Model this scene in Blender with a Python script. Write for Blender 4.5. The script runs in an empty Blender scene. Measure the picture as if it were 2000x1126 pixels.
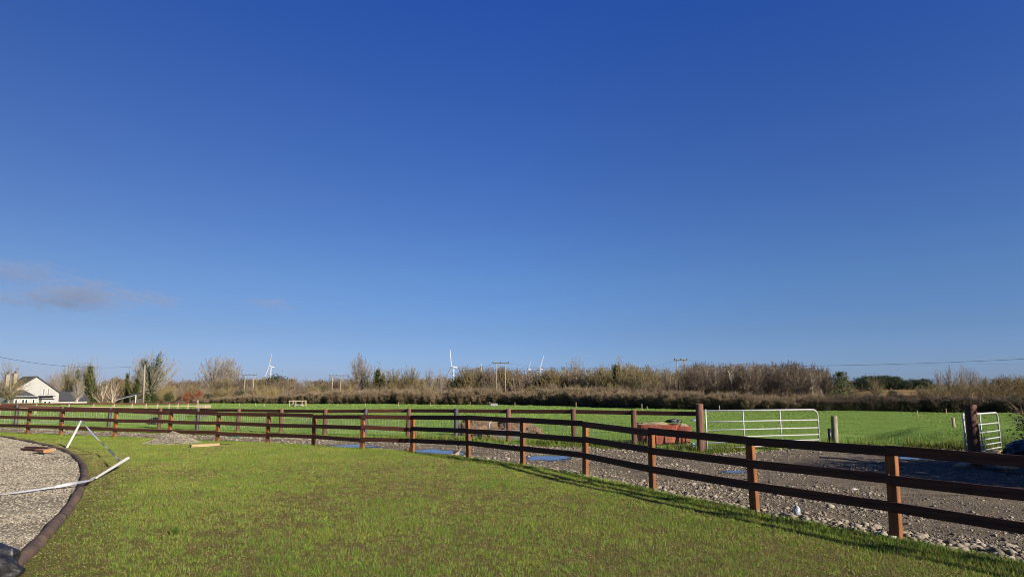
import bpy, bmesh, math, random
import numpy as np
from mathutils import Vector, Matrix
random.seed(7)
RNG = np.random.default_rng(11)
C = bpy.context.scene.collection
R = math.radians

# ------------------------------------------------------------------ camera, sky, sun
FOC, CAM_H = 1280.0, 1.95            # focal length in photo pixels (photo 2000 wide), eye height
PITCH = math.atan(199 / FOC)
cam_d = bpy.data.cameras.new('camera'); cam = bpy.data.objects.new('camera', cam_d); C.objects.link(cam)
cam_d.sensor_width = 36; cam_d.lens = 36 * FOC / 2000
cam_d.clip_end = 20000; cam_d.clip_start = 0.05
cam.location = (0, 0, CAM_H); cam.rotation_euler = (math.pi / 2 + PITCH, 0, 0)
bpy.context.scene.camera = cam
bpy.context.scene.cycles.filter_width = 1.0

SUN_EL, SUN_AZ = R(23), R(130)       # azimuth clockwise from +Y
w = bpy.data.worlds.new('World'); bpy.context.scene.world = w; w.use_nodes = True
nt = w.node_tree; nt.nodes.clear()
sky = nt.nodes.new('ShaderNodeTexSky'); sky.sky_type = 'NISHITA'; sky.sun_disc = False
sky.sun_elevation = SUN_EL; sky.sun_rotation = SUN_AZ
sky.altitude = 0; sky.air_density = 1.0; sky.dust_density = 0.4; sky.ozone_density = 2.0
bg = nt.nodes.new('ShaderNodeBackground'); bg.inputs['Strength'].default_value = 0.078
wo = nt.nodes.new('ShaderNodeOutputWorld')
# the clear winter sky of the photo is bluer than the model's: grade it by height above the horizon
stc = nt.nodes.new('ShaderNodeTexCoord'); sep = nt.nodes.new('ShaderNodeSeparateXYZ'); nt.links.new(stc.outputs['Generated'], sep.inputs[0])
grd = nt.nodes.new('ShaderNodeValToRGB'); nt.links.new(sep.outputs['Z'], grd.inputs[0])
GR = [(0.013, (0.356, 0.511, 1.083)), (0.086, (0.329, 0.46, 0.817)), (0.164, (0.329, 0.485, 0.81)), (0.277, (0.292, 0.454, 0.855)), (0.417, (0.235, 0.431, 0.95)), (0.533, (0.19, 0.422, 1.085))]
while len(grd.color_ramp.elements) < len(GR): grd.color_ramp.elements.new(.5)
for e_, (z_, c_) in zip(grd.color_ramp.elements, GR): e_.position = z_; e_.color = tuple(k / 1.2 for k in c_) + (1,)
mul = nt.nodes.new('ShaderNodeMix'); mul.data_type = 'RGBA'; mul.blend_type = 'MULTIPLY'; mul.inputs[0].default_value = 1
nt.links.new(sky.outputs[0], mul.inputs[6]); nt.links.new(grd.outputs[0], mul.inputs[7]); mrx = nt.nodes.new('ShaderNodeMapRange'); mrx.inputs[1].default_value = 0; mrx.inputs[2].default_value = -.6; nt.links.new(sep.outputs['X'], mrx.inputs[0])
mu2 = nt.nodes.new('ShaderNodeMix'); mu2.data_type = 'RGBA'; mu2.blend_type = 'MULTIPLY'; mu2.inputs[7].default_value = (.97, .84, .76, 1)
nt.links.new(mrx.outputs[0], mu2.inputs[0]); nt.links.new(mul.outputs[2], mu2.inputs[6])
nt.links.new(mu2.outputs[2], bg.inputs[0]); nt.links.new(bg.outputs[0], wo.inputs[0])
sl = bpy.data.lights.new('sun', 'SUN'); sun = bpy.data.objects.new('sun', sl); C.objects.link(sun)
sl.energy = 5.0; sl.angle = R(0.5); sl.color = (1.0, 0.90, 0.76)
sdir = Vector((math.sin(SUN_AZ) * math.cos(SUN_EL), math.cos(SUN_AZ) * math.cos(SUN_EL), math.sin(SUN_EL)))
sun.rotation_euler = sdir.to_track_quat('Z', 'Y').to_euler()
vs = bpy.context.scene.view_settings
vs.view_transform = 'Standard'; vs.look = 'None'; vs.exposure = 1.0; vs.gamma = 1.0

# ------------------------------------------------------------------ geometry helpers
def ray(x, y):
    a = (x - 1000) / FOC; b = (563 - y) / FOC
    return (a, math.cos(PITCH) - b * math.sin(PITCH), math.sin(PITCH) + b * math.cos(PITCH))
def at(x, y, Y):                      # world point at depth Y seen at that pixel of the photo
    d = ray(x, y); t = Y / d[1]
    return Vector((d[0] * t, Y, CAM_H + d[2] * t))
def sm(a, b, x):
    t = np.clip((x - a) / (b - a), 0, 1); return t * t * (3 - 2 * t)
def zf(X, Y):                         # height of the land
    X = np.asarray(X, float); Y = np.asarray(Y, float)
    z = np.where(Y > 30, -1.0 * (1 - np.exp(-np.maximum(Y - 30, 0) / 45)), 0.0)
    tx = X / np.maximum(Y, 1)
    right = sm(.44, .56, tx)
    z = z + right * (np.interp(Y, [82, 110, 150, 300, 500, 900, 3000], [0, .9, 1.7, 2.9, 4.9, 9, 30]))
    z = z - (1 - right) * np.interp(Y, [140, 190, 260, 5000], [0, .5, .5, 0]) + (1 - right) * np.interp(Y, [400, 3000], [0, 12])
    return z
def gp(x, y, dz=0.0):                 # where that pixel's ray meets the land
    d = ray(x, y); t = -CAM_H / d[2] if d[2] < 0 else 150
    for _ in range(40):
        z = float(zf(d[0] * t, d[1] * t)) + dz
        t = t * .5 + .5 * (z - CAM_H) / d[2]
    return Vector((d[0] * t, d[1] * t, float(zf(d[0] * t, d[1] * t)) + dz))

def hash2(ix, iy, seed):
    h = (ix * 374761393 + iy * 668265263 + seed * 974711) & 0xffffffff
    h = ((h ^ (h >> 13)) * 1274126177) & 0xffffffff
    return ((h ^ (h >> 16)) & 0xffff) / 65535.0
def vnoise(x, y, seed=0):
    x = np.asarray(x, float); y = np.asarray(y, float)
    ix = np.floor(x).astype(np.int64); iy = np.floor(y).astype(np.int64)
    fx = x - ix; fy = y - iy; fx = fx * fx * (3 - 2 * fx); fy = fy * fy * (3 - 2 * fy)
    a = hash2(ix, iy, seed); b = hash2(ix + 1, iy, seed); c = hash2(ix, iy + 1, seed); d = hash2(ix + 1, iy + 1, seed)
    return (a * (1 - fx) + b * fx) * (1 - fy) + (c * (1 - fx) + d * fx) * fy
def fbm(x, y, seed=0, o=4):
    s = 0; a = .5; t = 0
    for k in range(o):
        s = s + a * vnoise(np.asarray(x) * 2 ** k, np.asarray(y) * 2 ** k, seed + k); t += a; a *= .5
    return s / t

class MB:                             # collects shapes into one mesh
    def __init__(self): self.v = []; self.f = []; self.n = 0
    def add(self, V, F):
        o = self.n
        self.v.extend([tuple(p) for p in V]); self.f.extend([tuple(i + o for i in q) for q in F]); self.n += len(V)
    def box(self, c, s, rz=0, M=None):
        V = [Vector((sx * s[0] / 2, sy * s[1] / 2, sz * s[2] / 2)) for sx in (-1, 1) for sy in (-1, 1) for sz in (-1, 1)]
        m = M if M is not None else Matrix.Translation(Vector(c)) @ Matrix.Rotation(rz, 4, 'Z')
        self.add([m @ p for p in V], [(0, 1, 3, 2), (4, 6, 7, 5), (0, 4, 5, 1), (2, 3, 7, 6), (0, 2, 6, 4), (1, 5, 7, 3)])
    def tube(self, P, r, n=6, cap=True):
        P = [Vector(p) for p in P]
        if not hasattr(r, '__len__'): r = [r] * len(P)
        V = []; F = []; side = None
        for i, p in enumerate(P):
            d = (P[min(i + 1, len(P) - 1)] - P[max(i - 1, 0)])
            d = d.normalized() if d.length > 1e-9 else Vector((0, 0, 1))
            if side is None: side = d.orthogonal().normalized()
            side = (side - d * side.dot(d)); side = side.normalized() if side.length > 1e-6 else d.orthogonal().normalized()
            up = d.cross(side)
            for k in range(n):
                a = 2 * math.pi * k / n
                V.append(p + (side * math.cos(a) + up * math.sin(a)) * r[i])
        for i in range(len(P) - 1):
            for k in range(n):
                F.append((i * n + k, i * n + (k + 1) % n, (i + 1) * n + (k + 1) % n, (i + 1) * n + k))
        if cap: F.append(tuple(range(n))[::-1]); F.append(tuple((len(P) - 1) * n + k for k in range(n)))
        self.add(V, F)
    def tri(self, a, b, c): self.add([a, b, c], [(0, 1, 2)])
    def build(self, name, mat, parent=None, smooth=False, loc=None):
        me = bpy.data.meshes.new(name); me.from_pydata(self.v, [], self.f); me.update()
        return link(name, me, mat, parent, smooth)
def link(name, me, mat, parent=None, smooth=False):
    o = bpy.data.objects.new(name, me); C.objects.link(o)
    for m in (mat if isinstance(mat, (list, tuple)) else [mat]):
        if m is not None: me.materials.append(m)
    if smooth: me.polygons.foreach_set('use_smooth', [True] * len(me.polygons))
    if parent is not None: o.parent = parent
    return o
def np_mesh(name, V, F, k):           # V (n,3), F (m,k) arrays
    me = bpy.data.meshes.new(name); V = np.ascontiguousarray(V, np.float32); F = np.ascontiguousarray(F, np.int32)
    me.vertices.add(len(V)); me.vertices.foreach_set('co', V.ravel())
    me.loops.add(F.size); me.loops.foreach_set('vertex_index', F.ravel())
    me.polygons.add(len(F)); me.polygons.foreach_set('loop_start', np.arange(0, F.size, k, dtype=np.int32))
    me.polygons.foreach_set('loop_total', np.full(len(F), k, np.int32))
    me.update(calc_edges=True); me.validate()
    return me
def grid_mesh(name, V, nu, nv):
    i = np.arange((nu - 1) * (nv - 1)); a = (i // (nv - 1)) * nv + i % (nv - 1)
    return np_mesh(name, V, np.stack([a, a + nv, a + nv + 1, a + 1], 1), 4)
def tag(o, label=None, cat=None, group=None, kind=None):
    if label: o['label'] = label
    if cat: o['category'] = cat
    if group: o['group'] = group
    if kind: o['kind'] = kind
    return o
def empty(name, loc, rz=0):
    o = bpy.data.objects.new(name, None); C.objects.link(o); o.location = loc; o.rotation_euler.z = rz
    o.empty_display_size = .2
    return o
def bevbox(s, b=.006, seg=1):
    bm = bmesh.new(); bmesh.ops.create_cube(bm, size=1)
    for v in bm.verts: v.co = Vector((v.co.x * s[0], v.co.y * s[1], v.co.z * s[2]))
    bmesh.ops.bevel(bm, geom=list(bm.edges), offset=b, segments=seg, affect='EDGES')
    me = bpy.data.meshes.new('b'); bm.to_mesh(me); bm.free(); return me
def frame(p, xdir, zdir=Vector((0, 0, 1))):   # matrix with local x along xdir
    x = Vector(xdir).normalized(); y = zdir.cross(x).normalized(); z = x.cross(y)
    m = Matrix((x, y, z)).transposed().to_4x4(); m.translation = Vector(p); return m

# ------------------------------------------------------------------ materials
def mk(name, c1, c2=None, scale=4.0, rough=.85, stretch=(1, 1, 1), bump=0.0, bscale=30.0, island=0.0, c3=None, s3=.6, contrast=(.35, .65), spec=.3, transl=0.0, metal=0.0, vor=False, k=.64, orand=0.0, ihue=1.0):
    c1 = tuple(x * k for x in c1); c2 = None if c2 is None else tuple(x * k for x in c2); c3 = None if c3 is None else tuple(x * k for x in c3)
    m = bpy.data.materials.new(name); m.use_nodes = True; t = m.node_tree; N = t.nodes; L = t.links
    p = N['Principled BSDF']; p.inputs['Roughness'].default_value = rough; p.inputs['Specular IOR Level'].default_value = spec
    p.inputs['Metallic'].default_value = metal
    tc = N.new('ShaderNodeTexCoord'); mp = N.new('ShaderNodeMapping'); mp.inputs['Scale'].default_value = stretch
    L.new(tc.outputs['Object'], mp.inputs[0])
    col = None
    def noise(sc, det=6):
        n = N.new('ShaderNodeTexNoise'); n.inputs['Scale'].default_value = sc; n.inputs['Detail'].default_value = det; n.inputs['Roughness'].default_value = .62
        L.new(mp.outputs[0], n.inputs['Vector']); return n
    def ramp(f, a, b, ca, cb):
        r = N.new('ShaderNodeValToRGB'); r.color_ramp.elements[0].position = a; r.color_ramp.elements[1].position = b
        r.color_ramp.elements[0].color = (*ca, 1); r.color_ramp.elements[1].color = (*cb, 1); L.new(f, r.inputs[0]); return r
    if c2 is None: c2 = tuple(x * .8 for x in c1)
    col = ramp(noise(scale).outputs[0], *contrast, c1, c2).outputs[0]
    if c3 is not None:
        f = ramp(noise(s3, 4).outputs[0], .42, .62, (0, 0, 0), (1, 1, 1))
        mx = N.new('ShaderNodeMix'); mx.data_type = 'RGBA'; L.new(f.outputs[0], mx.inputs[0]); L.new(col, mx.inputs[6]); mx.inputs[7].default_value = (*c3, 1); col = mx.outputs[2]
    if island:
        g = N.new('ShaderNodeNewGeometry'); hv = N.new('ShaderNodeHueSaturation')
        a = N.new('ShaderNodeMapRange'); a.inputs[3].default_value = 1 - island; a.inputs[4].default_value = 1 + island; L.new(g.outputs['Random Per Island'], a.inputs[0])
        L.new(a.outputs[0], hv.inputs['Value']); L.new(col, hv.inputs['Color'])
        h = N.new('ShaderNodeMath'); h.operation = 'MULTIPLY'; h.inputs[1].default_value = 7.31; L.new(g.outputs['Random Per Island'], h.inputs[0])
        h2 = N.new('ShaderNodeMath'); h2.operation = 'FRACT'; L.new(h.outputs[0], h2.inputs[0])
        h3 = N.new('ShaderNodeMapRange'); h3.inputs[3].default_value = .5 - .05 * ihue * island / .35; h3.inputs[4].default_value = .5 + .03 * ihue * island / .35; L.new(h2.outputs[0], h3.inputs[0]); L.new(h3.outputs[0], hv.inputs['Hue'])
        col = hv.outputs[0]
    if orand:
        oi = N.new('ShaderNodeObjectInfo'); hv = N.new('ShaderNodeHueSaturation'); a = N.new('ShaderNodeMapRange'); a.inputs[3].default_value = 1 - orand; a.inputs[4].default_value = 1 + orand
        L.new(oi.outputs['Random'], a.inputs[0]); L.new(a.outputs[0], hv.inputs['Value']); L.new(col, hv.inputs['Color']); col = hv.outputs[0]
    L.new(col, p.inputs['Base Color'])
    if bump:
        b = N.new('ShaderNodeBump'); b.inputs['Strength'].default_value = 1.0; b.inputs['Distance'].default_value = bump
        if vor:
            n = N.new('ShaderNodeTexVoronoi'); n.inputs['Scale'].default_value = bscale; L.new(mp.outputs[0], n.inputs['Vector'])
            L.new(n.outputs['Distance'], b.inputs['Height']); b.invert = True
        else: L.new(noise(bscale).outputs[0], b.inputs['Height'])
        L.new(b.outputs[0], p.inputs['Normal'])
    if transl:
        o = [n for n in N if n.type == 'OUTPUT_MATERIAL'][0]
        tr = N.new('ShaderNodeBsdfTranslucent'); L.new(col, tr.inputs[0]); mixs = N.new('ShaderNodeMixShader'); mixs.inputs[0].default_value = transl
        L.new(p.outputs[0], mixs.inputs[1]); L.new(tr.outputs[0], mixs.inputs[2]); L.new(mixs.outputs[0], o.inputs[0])
    return m
M = {}
M['post'] = mk('stained sawn post', (.41, .16, .044), (.19, .066, .02), 3.2, .75, (5, 5, .45), .006, 14, orand=.22)
M['rail'] = mk('dark stained rail', (.135, .047, .023), (.045, .017, .011), 4, .7, (.35, 6, 6), .005, 12, orand=.3)
M['rail_back'] = mk('brown stained rail', (.15, .055, .03), (.05, .022, .015), 4, .75, (.35, 6, 6), .005, 12, orand=.3)
M['round'] = mk('round brown post', (.23, .115, .075), (.11, .055, .04), 3, .85, (5, 5, .5), .01, 14, orand=.2)
M['creosote'] = mk('black creosoted post', (.035, .032, .034), (.075, .068, .07), 3, .5, (6, 6, .5), .005, 12, spec=.6)
M['endgrain'] = mk('cut timber end', (.5, .26, .12), (.38, .18, .08), 12, .9)
M['pale_wood'] = mk('pale weathered timber', (.56, .46, .29), (.4, .32, .2), 4, .9, (5, 5, .7), .004, 10)
M['plank'] = mk('raw pale plank', (.52, .39, .21), (.4, .28, .14), 4, .85, (.7, 5, 5), .003, 10)
M['lichen_post'] = mk('grey lichened post', (.42, .40, .26), (.25, .23, .15), 5, .95, (2, 2, .8), .006, 16)
M['galv'] = mk('galvanised steel', (.60, .60, .58), (.48, .49, .49), 8, .6, metal=.2, spec=.4)
M['wire'] = mk('galvanised wire', (.72, .72, .66), None, 8, .5, metal=.2)
M['soil'] = mk('lawn soil', (.31, .25, .105), (.12, .10, .042), 55, 1, (1, 1, 1), .09, 24, c3=(.17, .19, .05), s3=3.5, spec=0)
M['grass'] = mk('lawn blades', (.17, .335, .042), (.295, .41, .072), .6, .85, island=.45, transl=.25, spec=.05)
M['straw'] = mk('dead lawn blades', (.35, .275, .12), (.2, .155, .065), 2, .9, island=.4, transl=.1, spec=.05)
M['clod'] = mk('soil crumbs', (.35, .28, .135), (.19, .15, .07), 3, 1, island=.4, ihue=.2, spec=0)
M['field'] = mk('field turf', (.185, .31, .068), (.245, .36, .09), .25, .95, (1, 1, 1), .03, 3.0, c3=(.195, .305, .07), s3=.05, spec=0)
M['field_blades'] = mk('field blades', (.21, .35, .08), (.27, .40, .105), .15, .85, island=.35, transl=.25, spec=.08)
M['verge'] = mk('verge blades', (.15, .25, .035), (.23, .26, .06), 1.2, .75, island=.4, transl=.3, spec=.2)
M['track'] = mk('stony mud', (.33, .275, .20), (.16, .132, .10), 2.6, .95, (1, 1, 1), .09, 20, c3=(.23, .19, .14), s3=.4, spec=0)
M['stone'] = mk('grey limestone', (.34, .295, .22), (.21, .18, .135), 3, .95, island=.5, ihue=.06, spec=.05)
M['yard'] = mk('pale gravel', (.44, .385, .28), (.26, .225, .16), 22, .95, (1, 1, 1), .02, 38, c3=(.2, .165, .12), s3=.5, vor=True, spec=0)
M['yard_stone'] = mk('pale gravel chips', (.42, .375, .28), (.29, .255, .19), 5, .95, island=.4, ihue=.06, spec=.05)
M['kerb'] = mk('brown edging', (.17, .12, .10), (.085, .065, .06), 5, .85, (1, 1, 1), .03, 14, c3=(.22, .15, .095), s3=2.2, spec=.1)
M['kerb_joint'] = mk('edging joint', (.035, .028, .026))
M['moor'] = mk('winter moor', (.44, .275, .13), (.27, .18, .085), .06, 1, (1, 1, 1), .3, .5, c3=(.19, .15, .08), s3=.02, spec=0)
M['water'] = mk('puddle water', (.06, .05, .04), None, 4, .5)
_t = M['water'].node_tree; _g = _t.nodes.new('ShaderNodeBsdfGlossy'); _g.inputs['Roughness'].default_value = .01; _g.inputs['Color'].default_value = (1, 1, 1, 1)
_f = _t.nodes.new('ShaderNodeFresnel'); _f.inputs[0].default_value = 4.0; _m = _t.nodes.new('ShaderNodeMixShader'); _t.links.new(_f.outputs[0], _m.inputs[0]); _t.links.new(_t.nodes['Principled BSDF'].outputs[0], _m.inputs[1]); _t.links.new(_g.outputs[0], _m.inputs[2]); _t.links.new(_m.outputs[0], [n for n in _t.nodes if n.type == 'OUTPUT_MATERIAL'][0].inputs[0])
M['wet_mud'] = mk('wet mud', (.10, .08, .06), (.06, .05, .038), 5, .35, (1, 1, 1), .01, 20, spec=.4)
M['white_paint'] = mk('white paint', (.82, .82, .80), (.78, .78, .76), 3, .5)
M['render'] = mk('cream render', (.50, .49, .455), (.43, .42, .385), .8, .95)
M['old_render'] = mk('weathered cream render', (.46, .40, .30), (.36, .31, .23), 1.5, .95)
M['slate'] = mk('slate roof', (.07, .072, .078), (.05, .052, .058), 3, .7)
M['slate_old'] = mk('weathered tiles', (.12, .105, .075), (.085, .075, .058), 2, .85)
M['dark'] = mk('dark opening', (.02, .02, .022), None, 4, .4)
M['glass'] = mk('window glass', (.03, .035, .04), None, 4, .08, spec=.6)
M['pane_beige'] = mk('curtained door', (.30, .25, .21), None, 4, .4)
M['white_plastic'] = mk('white plastic', (.80, .78, .72), (.7, .68, .6), 3, .45)
M['tape'] = mk('white fence tape', (.62, .64, .66), (.5, .52, .56), 14, .5)
M['black_plastic'] = mk('black plastic sack', (.012, .012, .013), (.02, .02, .022), 6, .16, (1, 1, 2.0), .05, 9, spec=.7)
M['teal'] = mk('dark teal sheet', (.02, .05, .055), (.012, .03, .035), 3, .4)
M['red'] = mk('faded red plastic', (.29, .06, .036), (.2, .042, .026), 3, .65, c3=(.34, .11, .06), s3=2.5, bump=.01, bscale=12)
M['hay'] = mk('dry straw', (.46, .37, .22), (.3, .23, .13), 10, .95, (1, 1, 1), .02, 25)
M['brown_rock'] = mk('brown earth and rock', (.24, .155, .09), (.14, .09, .055), 4, .95, (1, 1, 1), .03, 9)
M['concrete'] = mk('pale concrete', (.42, .42, .40), (.33, .33, .32), 5, .9)
M['trough'] = mk('mossy concrete', (.22, .215, .20), (.13, .12, .10), 5, .95)
M['green_net'] = mk('green netting', (.03, .30, .16), (.02, .2, .1), 20, .6)
M['blue_bit'] = mk('blue plastic', (.25, .36, .5), None, 4, .5)
M['clear'] = mk('crumpled clear plastic', (.42, .47, .50), (.33, .38, .41), 6, .3)
M['cable'] = mk('black cable', (.02, .02, .022), None, 4, .6)
M['cable_far'] = M['cable']
M['pole'] = mk('weathered pole', (.40, .36, .27), (.3, .27, .2), 2, .9, (4, 4, .4))
M['pole_grey'] = mk('grey pole', (.36, .33, .28), (.27, .25, .21), 2, .9, (4, 4, .4))
M['turbine'] = mk('turbine white', (.74, .75, .77), None, 1, .4)
M['rust'] = mk('rusty steel', (.22, .085, .04), (.12, .05, .03), 6, .9)
def bark(n, a, b): return mk(n, a, b, 2, .95, k=.8)
M['bark_grey'] = bark('grey bark', (.26, .235, .185), (.17, .15, .12))
M['bark_pale'] = bark('pale birch bark', (.78, .71, .55), (.5, .44, .33))
M['bark_dark'] = bark('dark bark', (.13, .105, .08), (.085, .07, .055))
M['tw_olive'] = mk('olive twigs', (.32, .27, .11), (.19, .155, .07), .35, .9, island=.3, k=.68)
M['tw_brown'] = mk('brown twigs', (.26, .20, .12), (.18, .14, .085), .35, .9, island=.3, k=.68)
M['tw_purple'] = mk('purple brown twigs', (.235, .18, .115), (.165, .125, .08), .35, .9, island=.3, k=.68)
M['tw_pale'] = mk('pale grey twigs', (.36, .32, .245), (.27, .24, .19), .35, .9, island=.3, k=.68)
M['tw_pink'] = mk('pinkish twigs', (.31, .215, .14), (.22, .155, .10), .35, .9, island=.3, k=.68)
M['tw_gold'] = mk('golden olive twigs', (.38, .31, .11), (.25, .20, .075), .35, .9, island=.3, k=.7)
M['tw_dark'] = mk('dark brown twigs', (.17, .13, .09), (.11, .085, .06), .35, .9, island=.3, k=.7)
M['tw_hedge'] = mk('brown hedge twigs', (.31, .24, .14), (.20, .155, .09), .35, .9, island=.35, k=.75)
M['tw_rust'] = mk('rusty beech leaves', (.34, .12, .05), (.25, .09, .04), .6, .9, island=.35)
M['ivy'] = mk('ivy leaves', (.062, .10, .022), (.10, .135, .03), .8, .6, island=.5, transl=.15)
M['holly'] = mk('dark evergreen leaves', (.04, .062, .022), (.06, .08, .028), .8, .6, island=.5, transl=.1)
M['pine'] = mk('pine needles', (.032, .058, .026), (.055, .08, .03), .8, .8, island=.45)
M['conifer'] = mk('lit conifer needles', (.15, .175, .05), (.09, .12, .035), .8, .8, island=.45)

# ------------------------------------------------------------------ scatter helpers (numpy)
def blades(P, h, wd, lean, rng):      # P (n,3)
    n = len(P); a = rng.uniform(0, 2 * np.pi, n); s = np.stack([np.cos(a), np.sin(a), np.zeros(n)], 1) * wd[:, None]
    b = rng.uniform(0, 2 * np.pi, n); l = np.stack([np.cos(b), np.sin(b), np.zeros(n)], 1) * (h * lean * rng.uniform(.1, 1, n))[:, None]
    V = np.empty((n, 3, 3)); V[:, 0] = P - s; V[:, 1] = P + s; V[:, 2] = P + l; V[:, 2, 2] += h
    return V.reshape(-1, 3), np.arange(3 * n).reshape(-1, 3)
def ico(rng, jit=.36, sub=1):
    bm = bmesh.new(); bmesh.ops.create_icosphere(bm, subdivisions=sub, radius=1)
    V = np.array([v.co[:] for v in bm.verts]); F = np.array([[v.index for v in f.verts] for f in bm.faces]); bm.free()
    V = V * (1 + rng.uniform(-jit, jit, (len(V), 1))); V = V * np.array([1, rng.uniform(.6, .95), rng.uniform(.4, .75)])
    return V, F
def scatter(vars_, P, S, rng):        # stones: random yaw + tilt
    Vs = []; Fs = []; o = 0; pick = rng.integers(0, len(vars_), len(P))
    for k, (V, F) in enumerate(vars_):
        ix = np.where(pick == k)[0]; n = len(ix)
        if n == 0: continue
        a = rng.uniform(0, 2 * np.pi, n); t = rng.normal(0, .35, n)
        ca, sa, ct, st = np.cos(a), np.sin(a), np.cos(t), np.sin(t)
        x = V[None, :, 0]; y = V[None, :, 1] * ct[:, None] - V[None, :, 2] * st[:, None]; z = V[None, :, 1] * st[:, None] + V[None, :, 2] * ct[:, None]
        W = np.stack([x * ca[:, None] - y * sa[:, None], x * sa[:, None] + y * ca[:, None], z], 2) * S[ix][:, None, None] + P[ix][:, None, :]
        Vs.append(W.reshape(-1, 3)); Fs.append((F[None] + (np.arange(n) * len(V))[:, None, None]).reshape(-1, 3) + o); o += n * len(V)
    return np.concatenate(Vs), np.concatenate(Fs)

# ------------------------------------------------------------------ the land
EDGE = [(-60, 37), (-42, 35.5), (-30, 33.6), (-24.36, 31.5), (-14.54, 27.2), (-7.38, 24.19), (-3.29, 21.61), (0, 18.18), (1.76, 15.52), (2.96, 13.08), (4.06, 10.82), (4.97, 9.3), (5.93, 7.7), (7.4, 5.1), (8.6, 3.0)]
def edgeY(tx): return np.interp(tx, [x / y for x, y in EDGE], [y for x, y in EDGE])
VERGE = [gp(x, y) for x, y in [(-400, 838), (0, 838), (160, 843), (300, 846), (500, 851), (700, 857), (850, 861), (1000, 866), (1100, 870), (1200, 874), (1300, 881), (1400, 884), (1480, 878), (1600, 869), (1700, 868), (1800, 872), (1900, 878), (2000, 885), (2400, 890)]]
def vergeY(tx): return np.interp(tx, [p.x / p.y for p in VERGE], [p.y for p in VERGE])
FAR = [(-400, 165), (370, 165), (400, 152), (700, 142), (1000, 130), (1200, 108), (1300, 97), (1450, 90), (1600, 86), (2000, 77), (2500, 70)]
def farY(tx): return np.interp(tx, [(x - 1000) / FOC for x, _ in FAR], [d for _, d in FAR]) 
KERB = [(-28, 31.5), (-21.69, 28.39), (-18.56, 25.61), (-16.0, 23.33), (-14.19, 21.43), (-12.61, 19.52), (-11.02, 17.35), (-9.52, 15.08), (-8.06, 12.59), (-7.21, 11.04), (-6.51, 9.67), (-5.93, 8.47), (-5.4, 7.4), (-4.9, 6.2)]
def smooth_path(P, n):
    P = np.array(P, float); t = np.r_[0, np.cumsum(np.linalg.norm(np.diff(P, axis=0), axis=1))]
    tt = np.linspace(0, t[-1], n); Q = np.stack([np.interp(tt, t, P[:, k]) for k in range(P.shape[1])], 1)
    for _ in range(6): Q[1:-1] = (Q[:-2] + 2 * Q[1:-1] + Q[2:]) / 4
    return Q
KP = smooth_path(KERB, 90)
def kerbX(y): return np.interp(y, KP[::-1, 1], KP[::-1, 0])

def struct(name, me, mat, smooth=True):
    o = link(name, me, mat, None, smooth); o['kind'] = 'structure'; return o
# lawn
nu, nv = 260, 150
tx = np.linspace(-1.35, 1.35, nu)[:, None]; v = np.linspace(0, 1, nv)[None, :]
e = edgeY(tx); Y = 1.5 + (e + .25 - 1.5) * v ** 1.4; X = tx * Y
d = e - Y
def lawn_z(X, Y): return .03 * (fbm(X * .7, Y * .7, 3, 3) - .5) + .02 * (fbm(X * 5, Y * 5, 9, 2) - .5)
Z = lawn_z(X, Y) - .14 * sm(.12, -.25, d)
struct('lawn', grid_mesh('lawn', np.stack([X + 0 * v, Y, Z], 2).reshape(-1, 3), nu, nv), M['soil'])
# gravel yard to the left of the edging
nu, nv = 160, 80
yy = np.linspace(5.5, 31, nu)[:, None]; u = np.linspace(0, 1, nv)[None, :]
kx = kerbX(yy); X = kx - 22 * u; Y = yy + 0 * u
yard_z = lambda X, Y: .02 + .035 * (fbm(X * .6, Y * .6, 21, 3) - .3)
struct('gravel_yard', grid_mesh('gravel_yard', np.stack([X, Y, yard_z(X, Y)], 2).reshape(-1, 3), nu, nv), M['yard'])
# track
nu, nv = 500, 110
tx = np.linspace(-1.3, 1.3, nu)[:, None]; v = np.linspace(0, 1, nv)[None, :]
e0 = edgeY(tx) - .35; e1 = vergeY(tx) + .8; Y = e0 + (e1 - e0) * v; X = tx * Y
PUD = [(683, 870.5, 50, 3), (832, 881, 60, 4.6), (1070, 893, 42, 4.0), (1433, 919.5, 20, 2.2), (1778, 893, 26, 2.5), (585, 868, 14, 1.2), (900, 884, 14, 2.2)]
def lane(X, Y):                       # two wheel tracks along the road
    tx = X / Y; q = (Y - edgeY(tx)) / (vergeY(tx) - edgeY(tx)) + .06 * (fbm(X * .3, Y * .3, 37, 2) - .5)
    return np.maximum(np.exp(-((q - .36) / .075) ** 2), np.exp(-((q - .68) / .075) ** 2))
def track_z(X, Y):
    z = -.05 + .07 * (fbm(X * .9, Y * .9, 31, 4) - .5) + .035 * (fbm(X * 4, Y * 4, 33, 2) - .5) - .035 * lane(X, Y)
    for px, py, rx, ry in PUD:
        c = gp(px, py, -.05); sx = rx / FOC * c.y; sy = ry / FOC * c.y * c.y / CAM_H
        q = ((X - c.x) / sx) ** 2 + ((Y - c.y) / sy) ** 2
        z = z * sm(1.0, 2.6, q) + (-.065) * (1 - sm(1.0, 2.6, q))
    return z
struct('track', grid_mesh('track', np.stack([X, Y, track_z(X, Y)], 2).reshape(-1, 3), nu, nv), M['track'])
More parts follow.
